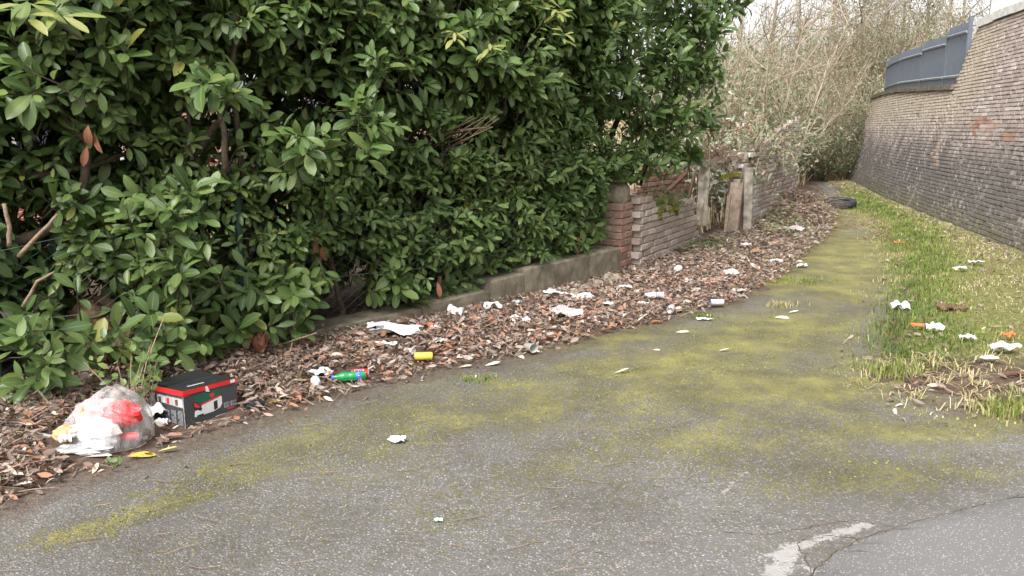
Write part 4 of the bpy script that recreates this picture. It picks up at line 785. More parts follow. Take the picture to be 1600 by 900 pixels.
litter('leaf_litter', 15000, 2.6, 9.2, 'dead', (.025, .09), 'brown dead laurel leaves strewn along the foot of the hedge and kerb', .05)
litter('leaf_litter', 11000, 8.6, 19, 'dead_far', (.03, .10), 'brown dead leaves and debris in front of the ruined outhouse', .06)
wp = scatter(2600, 9.5, 18, .5); wp = wp[wob(wp, .6) > .05]
litter('ground_weeds', 0, 0, 0, 'bramble', (.03, .08), 'low green weeds growing through the debris before the outhouse', .10, .5, pts=wp)
litter('leaf_fragments', 16000, 2.6, 9.5, 'dead_far', (.012, .045), 'fine greyish leaf fragments mixed through the litter below the hedge', .07)
cr = np.array([G(*q) for q in zip(rng.uniform(0, 1250, 500), rng.uniform(560, 760, 500))]); de, se, _ = sdist(cr, EDGE); cr = cr[(de * se > 0) & (de < .6) & (rng.random(len(cr)) < np.exp(-de / .16))]
litter('leaf_crumbs', 0, 0, 0, 'dead', (.02, .06), 'small crumbs of dead leaf spilled onto the asphalt edge', .004, .15, pts=cr)
mb = MB()
sp_ = scatter(2600, 2.6, 17, .15); spz = gz(sp_)
for p, z_ in zip(sp_, spz):
    a = random.uniform(0, 6.28); L = random.uniform(.06, .3); z = max(z_, .006) + .01; d = Vector((math.cos(a), math.sin(a), random.uniform(-.05, .25))) * L; q = Vector((*p, z)); mb.tube([q, q + d * .5 + Vector(rng.normal(0, .01, 3)) + Vector((0, 0, .015)), q + d], [.003, .0026, .0014], 3, cap=False)
tag(solo('twig_litter', mb, M['twig'], 'dry twigs lying all through the leaf litter', 'twigs', (0, 0, 0)), kind='stuff')
mb = MB()
for _ in range(75):
    x, y = G(random.uniform(-50, 1150), random.uniform(620, 900)); a = random.uniform(-.5, .8); L = random.uniform(.03, .16); q = Vector((x, y, .016)); d = Vector((math.cos(a), math.sin(a), 0)) * L; mb.tube([q, q + d * .5 + Vector((rng.normal(0, .008), rng.normal(0, .008), 0)), q + d], [.0016, .0015, .001], 3, cap=False)
tag(solo('twig_litter', mb, M['browntwig'], 'thin scattered stalks lying on the grey asphalt', 'twigs', (0, 0, 0)), kind='stuff')
for pts, r, lab in [([(390, 545, .12), (440, 538, .15), (495, 520, .3)], .006, 'bent bare branch lying across the litter right of the rust-brown leaf bunch'), ([(400, 600, .05), (450, 565, .1), (458, 530, .2)], .005, 'thin upright stick among the litter behind the white bottle'), ([(30, 590, .25), (60, 610, .2), (85, 640, .1)], .007, 'grey stick poking out of the wire left of the plastic bag'), ([(0, 690, .08), (40, 660, .12), (85, 632, .16)], .005, 'long pale dry stem leaning towards the plastic bag'),
                    ([(672, 487, .03), (671, 470, .15), (668, 440, .33)], .008, 'brown woody stem standing in front of the kerb below the clipped hedge'), ([(570, 530, .05), (640, 520, .06), (720, 500, .05)], .005, 'long thin branch lying along the buried end of the kerb')]:
    q = [on(a, b_) for a, b_, _ in pts]; pp = [Vector((*G(a, b_, zz), zz)) for a, b_, zz in pts]; pp[0].z = min(pp[0].z, float(gz([pp[0][:2]])[0]) + .02); solo('stick', MB().tube(pp, [r, r * .85, r * .6], 6), M['twig'], lab, 'stick', pp[0], 'loose sticks')
# single fallen leaves that stand out
def fallen(px_, py_, m, L, ang, lab, grp, lift=.008):
    g = on(px_, py_) + Vector((0, 0, lift)); a = R(ang); o = link('fallen_leaf', FM[m][random.randrange(3)]); d = Vector((math.cos(a), math.sin(a), random.uniform(-.02, .14))); o.matrix_world = frame(g - d * L * .5, d, Vector((random.uniform(-.3, .3), random.uniform(-.4, .2), 1)), L); return tag(o, lab, 'leaf', grp)
FM = {m: [shared_leaf('fallen_leaf', M[m], 1, w, c, f) for w, c, f in [(.3, -.1, .35), (.36, .1, .2), (.26, -.2, .5)]] for m in ('yellow_leaf', 'cream_leaf', 'orange_leaf', 'rust_leaf')}
for px_, py_, L, ang, lab in [(222, 716, .14, 10, 'long yellow leaf on the asphalt edge below the plastic bag'), (262, 709, .10, 15, 'yellow and white leaf at the litter edge below the black carton'), (387, 625, .09, 0, 'bright yellow leaf at the right end of the black carton'), (430, 633, .07, 20, 'ochre yellow leaf right of the black carton'), (468, 598, .08, 10, 'orange-yellow leaf beside the white bottle'), (845, 508, .09, -30, 'yellow leaf in the litter below the crumpled clear film'), (935, 461, .07, 20, 'yellow leaf near the end of the kerb wall')]: fallen(px_, py_, 'yellow_leaf', L, ang, lab, 'yellow fallen leaves', .02)
for px_, py_, L, ang, lab in [(12, 752, .12, 20, 'pale yellow-white leaf at the left edge of the picture'), (35, 762, .11, -5, 'rounded cream leaf beside the left edge litter'), (150, 713, .16, 6, 'long pale green-white leaf just below the plastic bag'), (710, 536, .08, 20, 'small cream leaf above the yellow can'), (727, 575, .10, 5, 'cream leaf right of the yellow can on the litter edge'), (690, 569, .09, 0, 'white curled leaf just right of the yellow can'), (812, 558, .10, -50, 'cream triangular leaf beside the small crushed cup'), (770, 571, .11, 12, 'long white leaf left of the small crushed cup'), (972, 583, .11, 12, 'white leaf alone on the mossy asphalt in the centre'), (1066, 521, .11, -6, 'white leaf at the end of the litter strip'), (1131, 549, .09, 5, 'white leaf on the moss right of the centre'), (1222, 497, .13, -10, 'white curved leaf on the path near the brown grass tuft'), (1240, 489, .10, 10, 'small pale leaf upper right on the path'), (870, 524, .08, -15, 'small cream leaf at the litter edge below the kerb'), (1105, 494, .09, -20, 'pale leaf beside the green tuft at the far litter edge'), (1026, 548, .06, 0, 'tiny white leaf on the moss above the lone white leaf')]: fallen(px_, py_, 'cream_leaf', L, ang, lab, 'pale fallen leaves')
for k in range(70):
    x = random.uniform(520, 1080); y = np.interp(x, [520, 800, 1080], [560, 515, 470]) + random.uniform(-38, 30); fallen(x, y, random.choice(['orange_leaf', 'rust_leaf', 'rust_leaf']), random.uniform(.08, .13), random.uniform(0, 360), 'rust-orange dead leaf lying on the brown litter below the kerb', 'rust-orange leaves on the litter', .03)
rb = on(405, 558); bunch = thing('dead_leaf_bunch', 'hanging bunch of rust-brown dead leaves right above the black carton', 'leaves', rb)
for k in range(16): o = link('leaf', dm[k % 4], bunch); o.matrix_local = frame(Vector((random.uniform(-.07, .07), random.uniform(-.03, .05), .15 + random.uniform(-.03, .03))), Vector((random.uniform(-.5, .5), -.3, -1)), Vector((random.uniform(-.6, .6), -1, .3)), random.uniform(.10, .14))
part('stalk', MB().tube([rb, rb + Vector((0, 0, .08)), rb + Vector((.02, 0, .18))], .004, 4), M['twig'], bunch)
cb = at(140, 500, 4.95); ccb = Vector((cb.x, cb.y, .0)); mb = MB(); [lump(mb, Vector((cb.x + random.gauss(0, .13), cb.y + random.gauss(0, .06), random.uniform(.05, .42))), random.uniform(.07, .15), 30 + q, 11, 8, (1.1, .9, .9), .22) for q in range(16)]; solo('earth_clod', mb, M['clod'], 'brown heap of earth with dead leaves behind the wire at the left', 'earth heap', ccb)

# ---------------------------------------------------------------- grass and weeds
def blades(name, pts, hgt, tone, label, wid=.004, lean=.5):
    n = len(pts); z = np.maximum(gz(pts), .004); b = np.c_[pts, z]; a = rng.uniform(0, 6.28, n); h = rng.uniform(*hgt, n) if hasattr(hgt, '__len__') and len(hgt) == 2 else hgt; ln = np.abs(rng.normal(0, lean, n)) * h; d = np.c_[np.cos(a), np.sin(a), np.zeros(n)]; w = np.c_[-np.sin(a), np.cos(a), np.zeros(n)] * (wid * rng.uniform(.6, 1.4, n))[:, None]; up = np.array([0, 0, 1.])
    m1 = b + d * (ln * .3)[:, None] + up * (h * .6)[:, None]; tp = b + d * ln[:, None] + up * (h * np.clip(1 - .35 * ln / h, .15, 1))[:, None]
    V = np.stack([b - w, b + w, m1 - w * .8, m1 + w * .8, tp], 1).reshape(-1, 3); o = (np.arange(n) * 5)[:, None]; F = [np.array([[0, 1, 3, 2]]) + o, np.array([[2, 3, 4]]) + o]; col = np.zeros((n * 5, 3)); col[:, 2] = np.repeat(np.clip(tone, 0, 1), 5)
    return tag(link(name, np_mesh(name, V, F, col, M['grass'])), label, 'grass', kind='stuff')
def right_pts(n, y0, y1):
    p = rng.uniform((1.5, y0), (11, y1), (n * 5, 2)); dv, sv, _ = sdist(p, VERGE); dr, sr, _ = sdist(p, RW); return p[(rng.random(len(p)) < np.exp(np.minimum(0, dv * sv + .04) / .11)) & (dv * sv > -.5) & (dr * sr < -.05)][:n]
p = right_pts(60000, 3.6, 24.5); px_, py_, _ = project(np.c_[p, np.zeros(len(p))])
dense = np.exp(-(((px_ - 1460) / 110) ** 2 + ((py_ - 545) / 42) ** 2)) + .95 * np.exp(-(((px_ - 1440) / 60) ** 2 + ((py_ - 385) / 45) ** 2)) + np.exp(-(((px_ - 1350) / 45) ** 2 + ((py_ - 318) / 16) ** 2)) + .5 * np.exp(-(((px_ - 1580) / 40) ** 2 + ((py_ - 640) / 26) ** 2))
ds_, _, _ = sdist(p, [G(*q) for q in [(1430, 565), (1425, 480), (1450, 400), (1400, 345), (1335, 306)]]); dense = np.maximum(dense, .95 * np.exp(-(ds_ / .42) ** 2))
bare = np.exp(-(((px_ - 1480) / 130) ** 2 + ((py_ - 612) / 26) ** 2)); dr, _, _ = sdist(p, RW); wl_ = wob(p, .5)
keepg = rng.random(len(p)) < np.clip(.33 + .75 * dense - .6 * bare + .25 * wl_, .03, 1); p = p[keepg]; dense = dense[keepg]; bare = bare[keepg]; dr = dr[keepg]; wl_ = wl_[keepg]
tone = .64 - .46 * dense + .35 * bare + .12 * np.exp(-dr / .9) + .16 * wl_ + .16 * wob(p, .16) + rng.normal(0, .16, len(p)); h = rng.uniform(.01, .034, len(p)) * (1 + 1.3 * np.clip(dense, 0, 1))
blades('grass', p, h, tone, 'patchy green and straw-coloured grass on the verge below the retaining wall', .0036, .75)
p = right_pts(60000, 4.0, 9); px_, py_, _ = project(np.c_[p, np.zeros(len(p))]); w_ = np.exp(-(((px_ - 1470) / 150) ** 2 + ((py_ - 600) / 34) ** 2)); p = p[rng.random(len(p)) < w_ * .42 * (wob(p, .14) > -.1)]
blades('dry_grass', p, rng.uniform(.03, .085, len(p)), rng.normal(.86, .12, len(p)), 'flattened pale dead grass around the bare soil at the verge front', .003, 2.2)
for (x, y, rx, n, hh, tn_, lab) in [(745, 594, .08, 150, .028, .38, 'small bright green grass tuft on the asphalt right of the yellow can'), (1098, 497, .06, 160, .05, .2, 'small grass tuft at the far end of the litter strip'), (1578, 642, .10, 420, .075, .55, 'yellow-green grass clump at the right edge of the verge front'), (1222, 478, .08, 160, .05, .7, 'straw coloured tuft beside the white curved leaf on the path'), (1250, 440, .22, 300, .035, .35, 'thin green grass growing on the path beside the litter'), (1395, 585, .10, 260, .10, .5, 'tall rough grass tuft at the corner of the verge')]:
    c = on(x, y); q = np.array(c[:2]) + rng.normal(0, 1, (n, 2)) * [rx, rx * .6]; o = blades('grass_tuft', q, rng.uniform(hh * .5, hh * 1.2, n), rng.normal(tn_, .15, n), None, .0035, .45); tag(o, lab, 'grass tuft')
vp = right_pts(9000, 3.8, 24); dr_, _, _ = sdist(vp, RW); vx, vy, _ = project(np.c_[vp, np.zeros(len(vp))]); bz = np.exp(-(((vx - 1490) / 140) ** 2 + ((vy - 615) / 32) ** 2)); vp = vp[rng.random(len(vp)) < np.clip(.10 + .8 * np.exp(-dr_ / .55) + .75 * bz, 0, 1)]
litter('leaf_litter', 0, 0, 0, 'dead_far', (.02, .085), 'brown leaves and debris scattered on the verge and along the retaining wall foot', .03, pts=vp)
n = 90000; pm = np.stack([rng.uniform(-2.5, 8, n), 2.8 + 14 * rng.random(n) ** 1.6], -1); c = path_col(pm)[:, 0] + .35 * wob(pm, .22); kk = path_keep(pm) & (rng.random(n) < np.clip(c * 1.6 - .75, 0, 1)); pm = pm[kk]
blades('moss_tufts', pm, rng.uniform(.004, .011, len(pm)), rng.normal(.53, .05, len(pm)), 'short yellow-green moss and grass growing out of the asphalt', .005, .8)

# ---------------------------------------------------------------- brush and trees behind
def brush(px_, Y, n, hgt, spread, mats, nleaf, lab, grp, lm='buddleia', LL=(.06, .15)):
    d = ray(px_, 250); x = d.x * Y / d.y; z = float(gz([(x, Y)])[0]); b = Vector((x, Y, z)); rt = thing('bare_shrub', lab, 'shrub', b, grp); sets = [MB() for _ in mats]; tips = []
    for k in range(n):
        az = random.uniform(0, 6.28); L = hgt * random.uniform(.5, 1.15); out = spread * random.uniform(.2, 1.1); q = b + Vector((math.cos(az), math.sin(az), 0)) * random.uniform(0, .45); q.z = z - .15; pts = [q]; bend = Vector((math.cos(az + random.uniform(-.6, .6)), math.sin(az), 0)) * out
        for i in range(1, 6): t_ = i / 5; pts.append(q + bend * (t_ ** 1.5) + Vector((0, 0, L * (t_ - .38 * t_ ** 3 * random.uniform(.2, 1.3)))) + Vector(rng.normal(0, .05, 3)))
        r = random.uniform(.005, .011); mi = random.randrange(len(mats)); sets[mi].tube(pts, [r * (1 - .15 * i) for i in range(6)], 3, cap=False); tips += pts[2:]
        for _ in range(3):
            i = random.randint(2, 4); e = pts[i] + Vector(rng.normal(0, .28, 3)) + Vector((0, 0, .15)); m_ = (pts[i] + e) / 2 + Vector(rng.normal(0, .05, 3)); sets[mi].tube([pts[i], m_, e], [r * .5, r * .45, r * .3], 3, cap=False); tips += [m_, e]
    for mb, m in zip(sets, mats):
        if mb.v: part('stems', mb, M[m], rt)['kind'] = 'stuff'
    if nleaf:
        tp = np.array([t_[:] for t_ in tips]); i = rng.integers(0, len(tp), nleaf); pp = tp[i] + rng.normal(0, .07, (nleaf, 3)); l = rng.uniform(*LL, nleaf)
        tag(link('foliage', leaf_mesh('foliage', M[lm], b, pp, rng.normal(0, 1, (nleaf, 3)) + [0, 0, -.35], rng.normal(0, .6, (nleaf, 3)) + [0, -.3, 1], l, l * rng.uniform(.22, .4, nleaf), rng.random(nleaf), T_NARROW, curl=.2, fold=.2), rt), kind='stuff')
    return rt
SB = 'dense bare scrub rising behind the outhouse ruin'
spots = [(1085, 14.0, 70, 2.2, 1.0, 900), (1100, 15.2, 80, 2.4, 0.9, 1100), (1125, 16.8, 80, 2.3, 0.9, 1200), (1120, 18.0, 90, 3.0, 1.2, 1200), (1148, 19.2, 90, 2.6, 1.1, 1500), (1195, 21.0, 90, 2.4, 0.9, 1500), (1235, 23.2, 90, 2.6, 0.9, 1500), (1160, 21, 90, 3.4, 1.4, 1200), (1215, 23, 90, 3.2, 1.4, 1500),
         (1285, 25.5, 90, 2.4, 1.0, 1400), (1310, 27.3, 80, 2.6, 1.0, 1300), (1340, 28.0, 80, 2.6, 1.0, 1300), (1275, 28.5, 100, 3.6, 1.4, 1500), (1365, 29.5, 80, 3.0, 1.2, 1300), (1120, 25, 80, 4.2, 1.6, 1000), (1190, 28, 80, 4.4, 1.7, 1000), (1250, 32, 90, 4.6, 1.8, 1200), (1330, 33, 90, 4.2, 1.8, 1200), (1400, 31, 80, 3.8, 1.4, 1200), (1060, 16.5, 70, 3.0, 1.2, 900), (1040, 20, 70, 3.6, 1.4, 900), (1385, 36, 70, 4.0, 1.8, 900), (1440, 34, 70, 4.2, 1.6, 900), (1490, 33, 70, 4.2, 1.5, 900)]
adj = ['straw-coloured', 'tangled', 'leafy pale', 'brown-stemmed', 'arching', 'sparse']
where = ['right above the collapsed doorway', 'just behind the whitewashed bricks', 'above the small niche', 'behind the pale upright sapling', 'over the middle of the outhouse', 'at the far end of the outhouse wall', 'where the outhouse wall meets the path end', 'in the second row behind the doorway', 'in the second row behind the niche', 'at the left of the path end', 'straight across the path end', 'at the foot of the low retaining wall', 'high on the slope above the path end', 'hanging beside the metal fence corner', 'against the top of the laurel', 'high behind the pale sapling', 'at the centre of the skyline', 'on the skyline left of the metal fence', 'on the skyline behind the metal fence left end', 'close behind the laurel and pier', 'half hidden behind the laurel top', 'far back left of the ivy trunks', 'behind the middle of the metal fence', 'behind the right end of the metal fence']
for k, (x, Y, n, h, sp, nl) in enumerate(spots):
    brush(x, Y, int(n * 1.25), h * 1.3, sp, ['straw', 'straw', 'browntwig'] if k % 3 else ['browntwig', 'straw', 'browntwig'], int(nl * 1.9), f'{adj[k % 6]} bare shrub {where[k]}', 'scrub behind the ruin')
extra = [(1110, 20, 'right of the laurel, tall behind the brick wall'), (1150, 24, 'tall on the slope behind the pale sapling'), (1180, 25, 'tall on the slope above the outhouse niche'), (1225, 27, 'tall in the middle of the scrub slope'), (1255, 26, 'tall above the far end of the outhouse'), (1295, 30, 'tall above the path end'), (1320, 31, 'tall right of the path end'), (1350, 32, 'tall beside the low retaining wall end'), (1375, 33, 'tall left of the first fence panel'), (1130, 29, 'highest on the skyline next to the laurel'), (1170, 32, 'highest on the skyline above the sapling'), (1215, 34, 'highest on the skyline left of centre'), (1270, 35, 'highest on the skyline at the centre'), (1305, 36, 'highest on the skyline before the ivy trunk'), (1420, 37, 'tall behind the first fence panel'), (1470, 38, 'tall behind the slatted fence panel'), (1090, 24, 'tall half behind the laurel')]
for k, (x, Y, w) in enumerate(extra): brush(x, Y, 130, 4.0 + .11 * (Y - 20), 1.6, ['straw', 'browntwig', 'browntwig'], 2000, f'bare shrub {w}', 'tall scrub on the slope')
for x, Y, h, nl, w in [(1302, 24.6, 1.6, 1500, 'dark ivy mound closing the path end'), (1325, 25.4, 1.9, 1500, 'dark ivy mound against the foot of the low retaining wall'), (1262, 25.0, 1.5, 900, 'dark ivy mound at the far end of the outhouse wall'), (1345, 27, 2.6, 1300, 'tall dark ivy tangle just left of the metal fence')]: brush(x, Y, 50, h, .8, ['browntwig', 'browntwig'], nl, w, 'ivy mounds', 'ivy', (.07, .13))
for x, Y, h, nl, w in [(1120, 12.9, 1.9, 700, 'silver-green buddleia behind the collapsed doorway'), (1142, 15.2, 1.9, 800, 'silver-green buddleia behind the outhouse niche'), (1105, 14.2, 2.2, 700, 'silver-green buddleia between the doorway and the sapling')]: brush(x, Y, 34, h, .6, ['straw', 'twig'], nl, w, 'silvery buddleias', 'silver', (.09, .17))
# pale dangling weeds over the ruin
for px_, Y, n, h, nl, lab in [(1190, 12.6, 26, .55, 500, 'silvery buddleia sprawling over the outhouse niche'), (1222, 14.0, 22, .6, 420, 'silvery weed hanging over the whitewashed outhouse wall'), (1105, 11.9, 26, .45, 260, 'dry brown weeds heaped on the collapsed roof')]:
    d = ray(px_, 235); b = Vector((d.x * Y / d.y, Y, 1.22)); rt = thing('wall_weed', lab, 'weed', b, 'weeds on the ruin'); mb = MB(); tips = []
    for k in range(n):
        e = b + Vector((random.uniform(-.7, .8), random.uniform(-.7, .3), random.uniform(-.35, .6) * h / .5)); m_ = (b + e) / 2 + Vector((0, 0, random.uniform(.02, .25))); q = b + Vector((random.uniform(-.4, .4), random.uniform(-.1, .2), -.04)); mb.tube([q, m_, e], [.008, .006, .003], 3); tips += [m_, e, (m_ + e) / 2]
    part('stems', mb, M['straw' if nl > 300 else 'browntwig'], rt)['kind'] = 'stuff'; tp = np.array([t_[:] for t_ in tips]); i = rng.integers(0, len(tp), nl); pp = tp[i] + rng.normal(0, .06, (nl, 3)); l = rng.uniform(.05, .11, nl)
    tag(link('foliage', leaf_mesh('foliage', M['buddleia' if nl > 300 else 'dead'], b, pp, rng.normal(0, 1, (nl, 3)) + [0, 0, -.2], rng.normal(0, .5, (nl, 3)) + [0, -.3, 1], l, l * .32, rng.random(nl) * .6, T_NARROW), rt), kind='stuff')
def tree(px_, Y, H, r, lab, ivy=0, lean=0.0, m='palebark', depth=3):
    d = ray(px_, 200); x = d.x * Y / d.y; b = Vector((x, Y, float(gz([(x, Y)])[0]) - .05)); rt = thing('bare_tree', lab, 'tree', b, 'bare trees beyond the scrub'); tr = MB(); cr_ = MB()
    pts = [b + Vector((lean * H * t_ ** 1.3 + .05 * math.sin(5 * t_ + x), .1 * math.sin(4 * t_), H * t_)) for t_ in np.linspace(0, 1, 9)]; tr.tube(pts, [r * (1 - .85 * t_) for t_ in np.linspace(0, 1, 9)], 8); part('trunk', tr, M[m], rt, True)
    def grow(p, dr_, L, rad, lv):
        dr_ = dr_.normalized(); q = [p]
        for i in range(3): dr_ = (dr_ + Vector(rng.normal(0, .16, 3)) + Vector((0, 0, .06))).normalized(); q.append(q[-1] + dr_ * L / 3)
        cr_.tube(q, [rad, rad * .8, rad * .6, rad * .4], 5 if lv == depth else 3, cap=False)
        if lv > 0:
            for _ in range(5 if lv > 1 else 4): i = random.randint(1, 3); grow(q[i], dr_ + Vector(rng.normal(0, .6, 3)), L * random.uniform(.45, .7), rad * .5, lv - 1)
    for k in range(13): t_ = random.uniform(.15, .98); i = t_ * 8; j = min(7, int(i)); p = pts[j].lerp(pts[j + 1], i - j); az = random.uniform(0, 6.28); grow(p, Vector((math.cos(az), math.sin(az), random.uniform(.3, 1.1))), H * random.uniform(.18, .34), r * (1 - .8 * t_) * .5 + .006, depth - (1 if k > 4 else 0))
    part('crown', cr_, M[m], rt)['kind'] = 'stuff'
    if ivy:
        t_ = rng.beta(1.1, 1.5, ivy); c = np.array([pts[0].lerp(pts[-1], float(q))[:] for q in t_]); pp = c + rng.normal(0, 1, (ivy, 3)) * [.26, .26, .2]; l = rng.uniform(.07, .12, ivy); tag(link('ivy', leaf_mesh('ivy', M['ivy'], b, pp, rng.normal(0, 1, (ivy, 3)) + [0, 0, -.4], rng.normal(0, .4, (ivy, 3)) + [0, -.8, .5], l, l * .8, rng.random(ivy), T_SMALL), rt), kind='stuff')
tree(1188, 17.2, 4.6, .032, 'slender pale sapling forking up behind the outhouse', 0, .02, 'straw', 2); tree(1205, 17.4, 4.4, .022, 'thin pale stem leaning right beside the slender sapling', 0, .16, 'straw', 2); tree(1240, 20, 4.6, .03, 'long pale sapling leaning right over the outhouse', 0, .3, 'straw', 2)
for k, (x, Y, H, r, iv_, lab) in enumerate([(1335, 36, 9, .14, 1500, 'ivy-clad bare tree left of the metal fence on the skyline'), (1365, 38, 10, .12, 0, 'straight grey bare tree between the two ivy-clad trunks'), (1440, 39, 10, .13, 1700, 'ivy-clad tree behind the metal fence'), (1400, 42, 10, .12, 900, 'bare tree behind the gap beside the metal fence'), (1495, 40, 9, .10, 500, 'bare tree behind the right end of the metal fence'), (1290, 40, 10, .12, 300, 'bare tree at the centre of the skyline'), (1245, 38, 9, .1, 0, 'spreading bare tree left of the skyline centre'), (1195, 36, 9, .1, 0, 'bare tree rising above the pale sapling'), (1150, 34, 9, .1, 0, 'bare tree just right of the laurel top'), (1090, 33, 9, .1, 200, 'bare tree hidden behind the laurel top'), (1465, 44, 11, .12, 0, 'far bare tree behind the fence slats'), (1530, 42, 10, .1, 0, 'far bare tree above the tall retaining wall corner')]): tree(x, Y, H, r, lab, iv_, random.uniform(-.05, .05))
n = 16000; q = np.stack([rng.uniform(1.5, 13, n), rng.uniform(11, 36, n)], -1); df, sf, _ = sdist(q, FLX); dr, sr, _ = sdist(q, RW); q = q[((df * -sf > .3) | (q[:, 1] > 25)) & (dr * sr < -.1)]
blades('dead_bracken', q, rng.uniform(.15, .6, len(q)), rng.normal(.9, .12, len(q)), 'dead straw-coloured undergrowth covering the bank below the scrub', .009, .8)

# ---------------------------------------------------------------- litter: helpers
def sheet(px_, py_, w, d, m, lab, cat='paper', amp=.25, seed=0, name='crumpled_sheet', rot=0, lift=.03, n=13, arch=.3, grp=None):
    g = on(px_, py_); lift = lift if g.z > .03 else .006; rs = np.random.default_rng(seed + 100); V = []; a = R(rot)
    f = rs.normal(0, 1, (7, 2)) * 1.25; ph = rs.uniform(0, 6.28, 7); ea = rs.uniform(0, 6.28, 4); edge = 1 + .08 * np.sin(np.arange(n)[None] * 1.1 + ea[0]) + .08 * np.sin(np.arange(n)[:, None] * 1.3 + ea[1]) + rs.uniform(-.05, .05, (n, n))
    for j in range(n):
        for i in range(n):
            u, v = i / (n - 1) * 2 - 1, j / (n - 1) * 2 - 1; e = edge[j, i] if (i in (0, n - 1) or j in (0, n - 1)) else 1
            x, y = u * w / 2 * e, v * d / 2 * e; hgt = sum(abs(math.sin(f[k, 0] * u * 1.7 + f[k, 1] * v * 1.7 + ph[k])) for k in range(7)) / 7 - .45
            z = lift + max(0, amp * 1.25 * min(w, d) * (hgt * 1.7 + arch * (1 - u * u) * (1 - v * v))) + rs.uniform(0, .006)
            V.append(Vector((g.x + x * math.cos(a) - y * math.sin(a), g.y + x * math.sin(a) + y * math.cos(a), g.z + z)))
    k = n * n; V += [p - Vector((0, 0, .0015)) for p in V]; F = []
    for j in range(n - 1):
        for i in range(n - 1): q = (j * n + i, j * n + i + 1, (j + 1) * n + i + 1, (j + 1) * n + i); F += [q, tuple(k + x for x in q[::-1])]
    return solo(name, MB().add(V, F), M[m], lab, cat, g, grp)
def lying(px_, py_, ang, r, tilt=0.0):
    """matrix that lays a lathe (axis z) on the ground with its axis heading ang degrees"""
    g = on(px_, py_); a = R(ang); return g, Matrix.Translation(g + Vector((0, 0, r + .02))) @ Matrix.Rotation(a, 4, 'Z') @ Matrix.Rotation(R(90) - R(tilt), 4, 'Y')
def can(px_, py_, ang, m, lab, L=.115, r=.033, crush=0.0, tilt=0, topm='tin', name='drink_can', grp='drink cans'):
    g, T = lying(px_, py_, ang, r * (1 - crush * .5), tilt); rt = thing(name, lab, 'can', g, grp); f = (lambda p: Vector((p.x * (1 - crush * (.6 + .4 * math.sin(p.z * 60))), p.y * (1 + crush * .25), p.z))) if crush else None
    part('can_body', MB().lathe([(r * .9, -L / 2 + .006), (r, -L / 2 + .012), (r, L / 2 - .018), (r * .86, L / 2 - .005)], 22, T, f=f), M[m], rt, True)
    for s_, nm in ((1, 'can_top'), (-1, 'can_base')): part(nm, MB().lathe([(r * .9, s_ * (L / 2 - .0065)), (r * .84, s_ * L / 2), (r * .76, s_ * (L / 2 - .004)), (.001, s_ * (L / 2 - .006))][::s_], 22, T, f=f), M[topm], rt, True)
    return rt, T, r, L
def cup(px_, py_, ang, m, lab, L=.09, r0=.026, r1=.037, tilt=0, crush=.15, grp='throwaway cups', up=False):
    g, T = lying(px_, py_, ang, (r0 + r1) / 2, tilt)
    f = lambda p: Vector((p.x * (1 - crush), p.y * (1 + crush * .4), p.z)); mb = MB().lathe([(.001, -L / 2), (r0, -L / 2), (r1, L / 2 - .004), (r1 + .003, L / 2), (r1 - .002, L / 2 - .002), (r0 - .002, -L / 2 + .003), (.001, -L / 2 + .003)], 20, T, f=f)
    return solo('plastic_cup', mb, M[m], lab, 'cup', g, grp, True)

# plastic bag and what is in and around it
bb = on(152, 699); bag = thing('plastic_bag', 'burst clear plastic bag full of rubbish left of the black carton', 'bag', bb)
rs = np.random.default_rng(5); seg, ring = 56, 26; V = []; ff = rs.normal(0, 1, (9, 3)); pf_ = rs.uniform(0, 6.28, 9)
for i in range(ring + 1):
    th = math.pi / 2 * (1.08 * i / ring)
    for k in range(seg):
        phi = 2 * math.pi * k / seg; q = Vector((math.sin(th) * math.cos(phi), math.sin(th) * math.sin(phi), math.cos(th)))
        w = sum(abs(math.sin(ff[j].dot(np.array(q)) * 2.6 + pf_[j])) for j in range(9)) / 9 - .6; r = 1 + .30 * w + .02 * math.sin(phi * 23 + 4 * th) * math.sin(th)
        left_ = max(0, -q.x); V.append(bb + Vector((q.x * (.205 + .07 * left_ * left_) * r + .05 * q.z, .12 + q.y * .18 * r * (1 - .35 * left_), max(-.01, (q.z * .285 * r * (1.0 - .22 * left_)) - .01 + .035 * math.sin(phi * 5) * math.sin(th) * q.z))))
F = [(i * seg + k, (i + 1) * seg + k, (i + 1) * seg + (k + 1) % seg, i * seg + (k + 1) % seg) for i in range(ring) for k in range(seg)]; part('film', MB().add(V, F), M['film'], bag, True)
mb = MB(); nk = bb + Vector((-.27, .02, .03))
for k in range(9): mb.add([nk, nk + Vector((-.05 - .01 * k, .03 * math.sin(k), .05 - .012 * k)), nk + Vector((-.06, .03 * math.cos(k * 2), -.02 + .01 * k)), nk + Vector((.05, 0, .03))], [(0, 1, 2), (0, 3, 1)])
part('knot', mb, M['film'], bag)
def blob(name, off, r, m, lab, cat, sq_=(1, 1, .8), seed=0, jit=.18):
    p = bb + Vector(off); return solo(name, lump(MB(), p, r, seed, 18, 12, sq_, jit), M[m], lab, cat, p, 'rubbish in the clear bag')
blob('crumpled_tissue', (.015, .01, .075), .085, 'paper', 'bright white wad of tissue at the front of the clear bag', 'tissue', (1.2, .7, .9), 1, .12); blob('bread_roll', (-.17, .03, .06), .055, 'tan', 'tan bread roll at the left end of the clear bag', 'bread', (1.1, .9, .8), 2, .1); blob('crumpled_tissue', (-.09, .05, .06), .07, 'dirtypaper', 'greyish soiled tissue in the middle of the clear bag', 'tissue', (1.3, .8, .6), 3, .25); blob('red_wrapper', (.105, .07, .155), .085, 'red', 'red wrapper pressed against the top right of the clear bag', 'wrapper', (1.15, .6, .75), 4, .2)
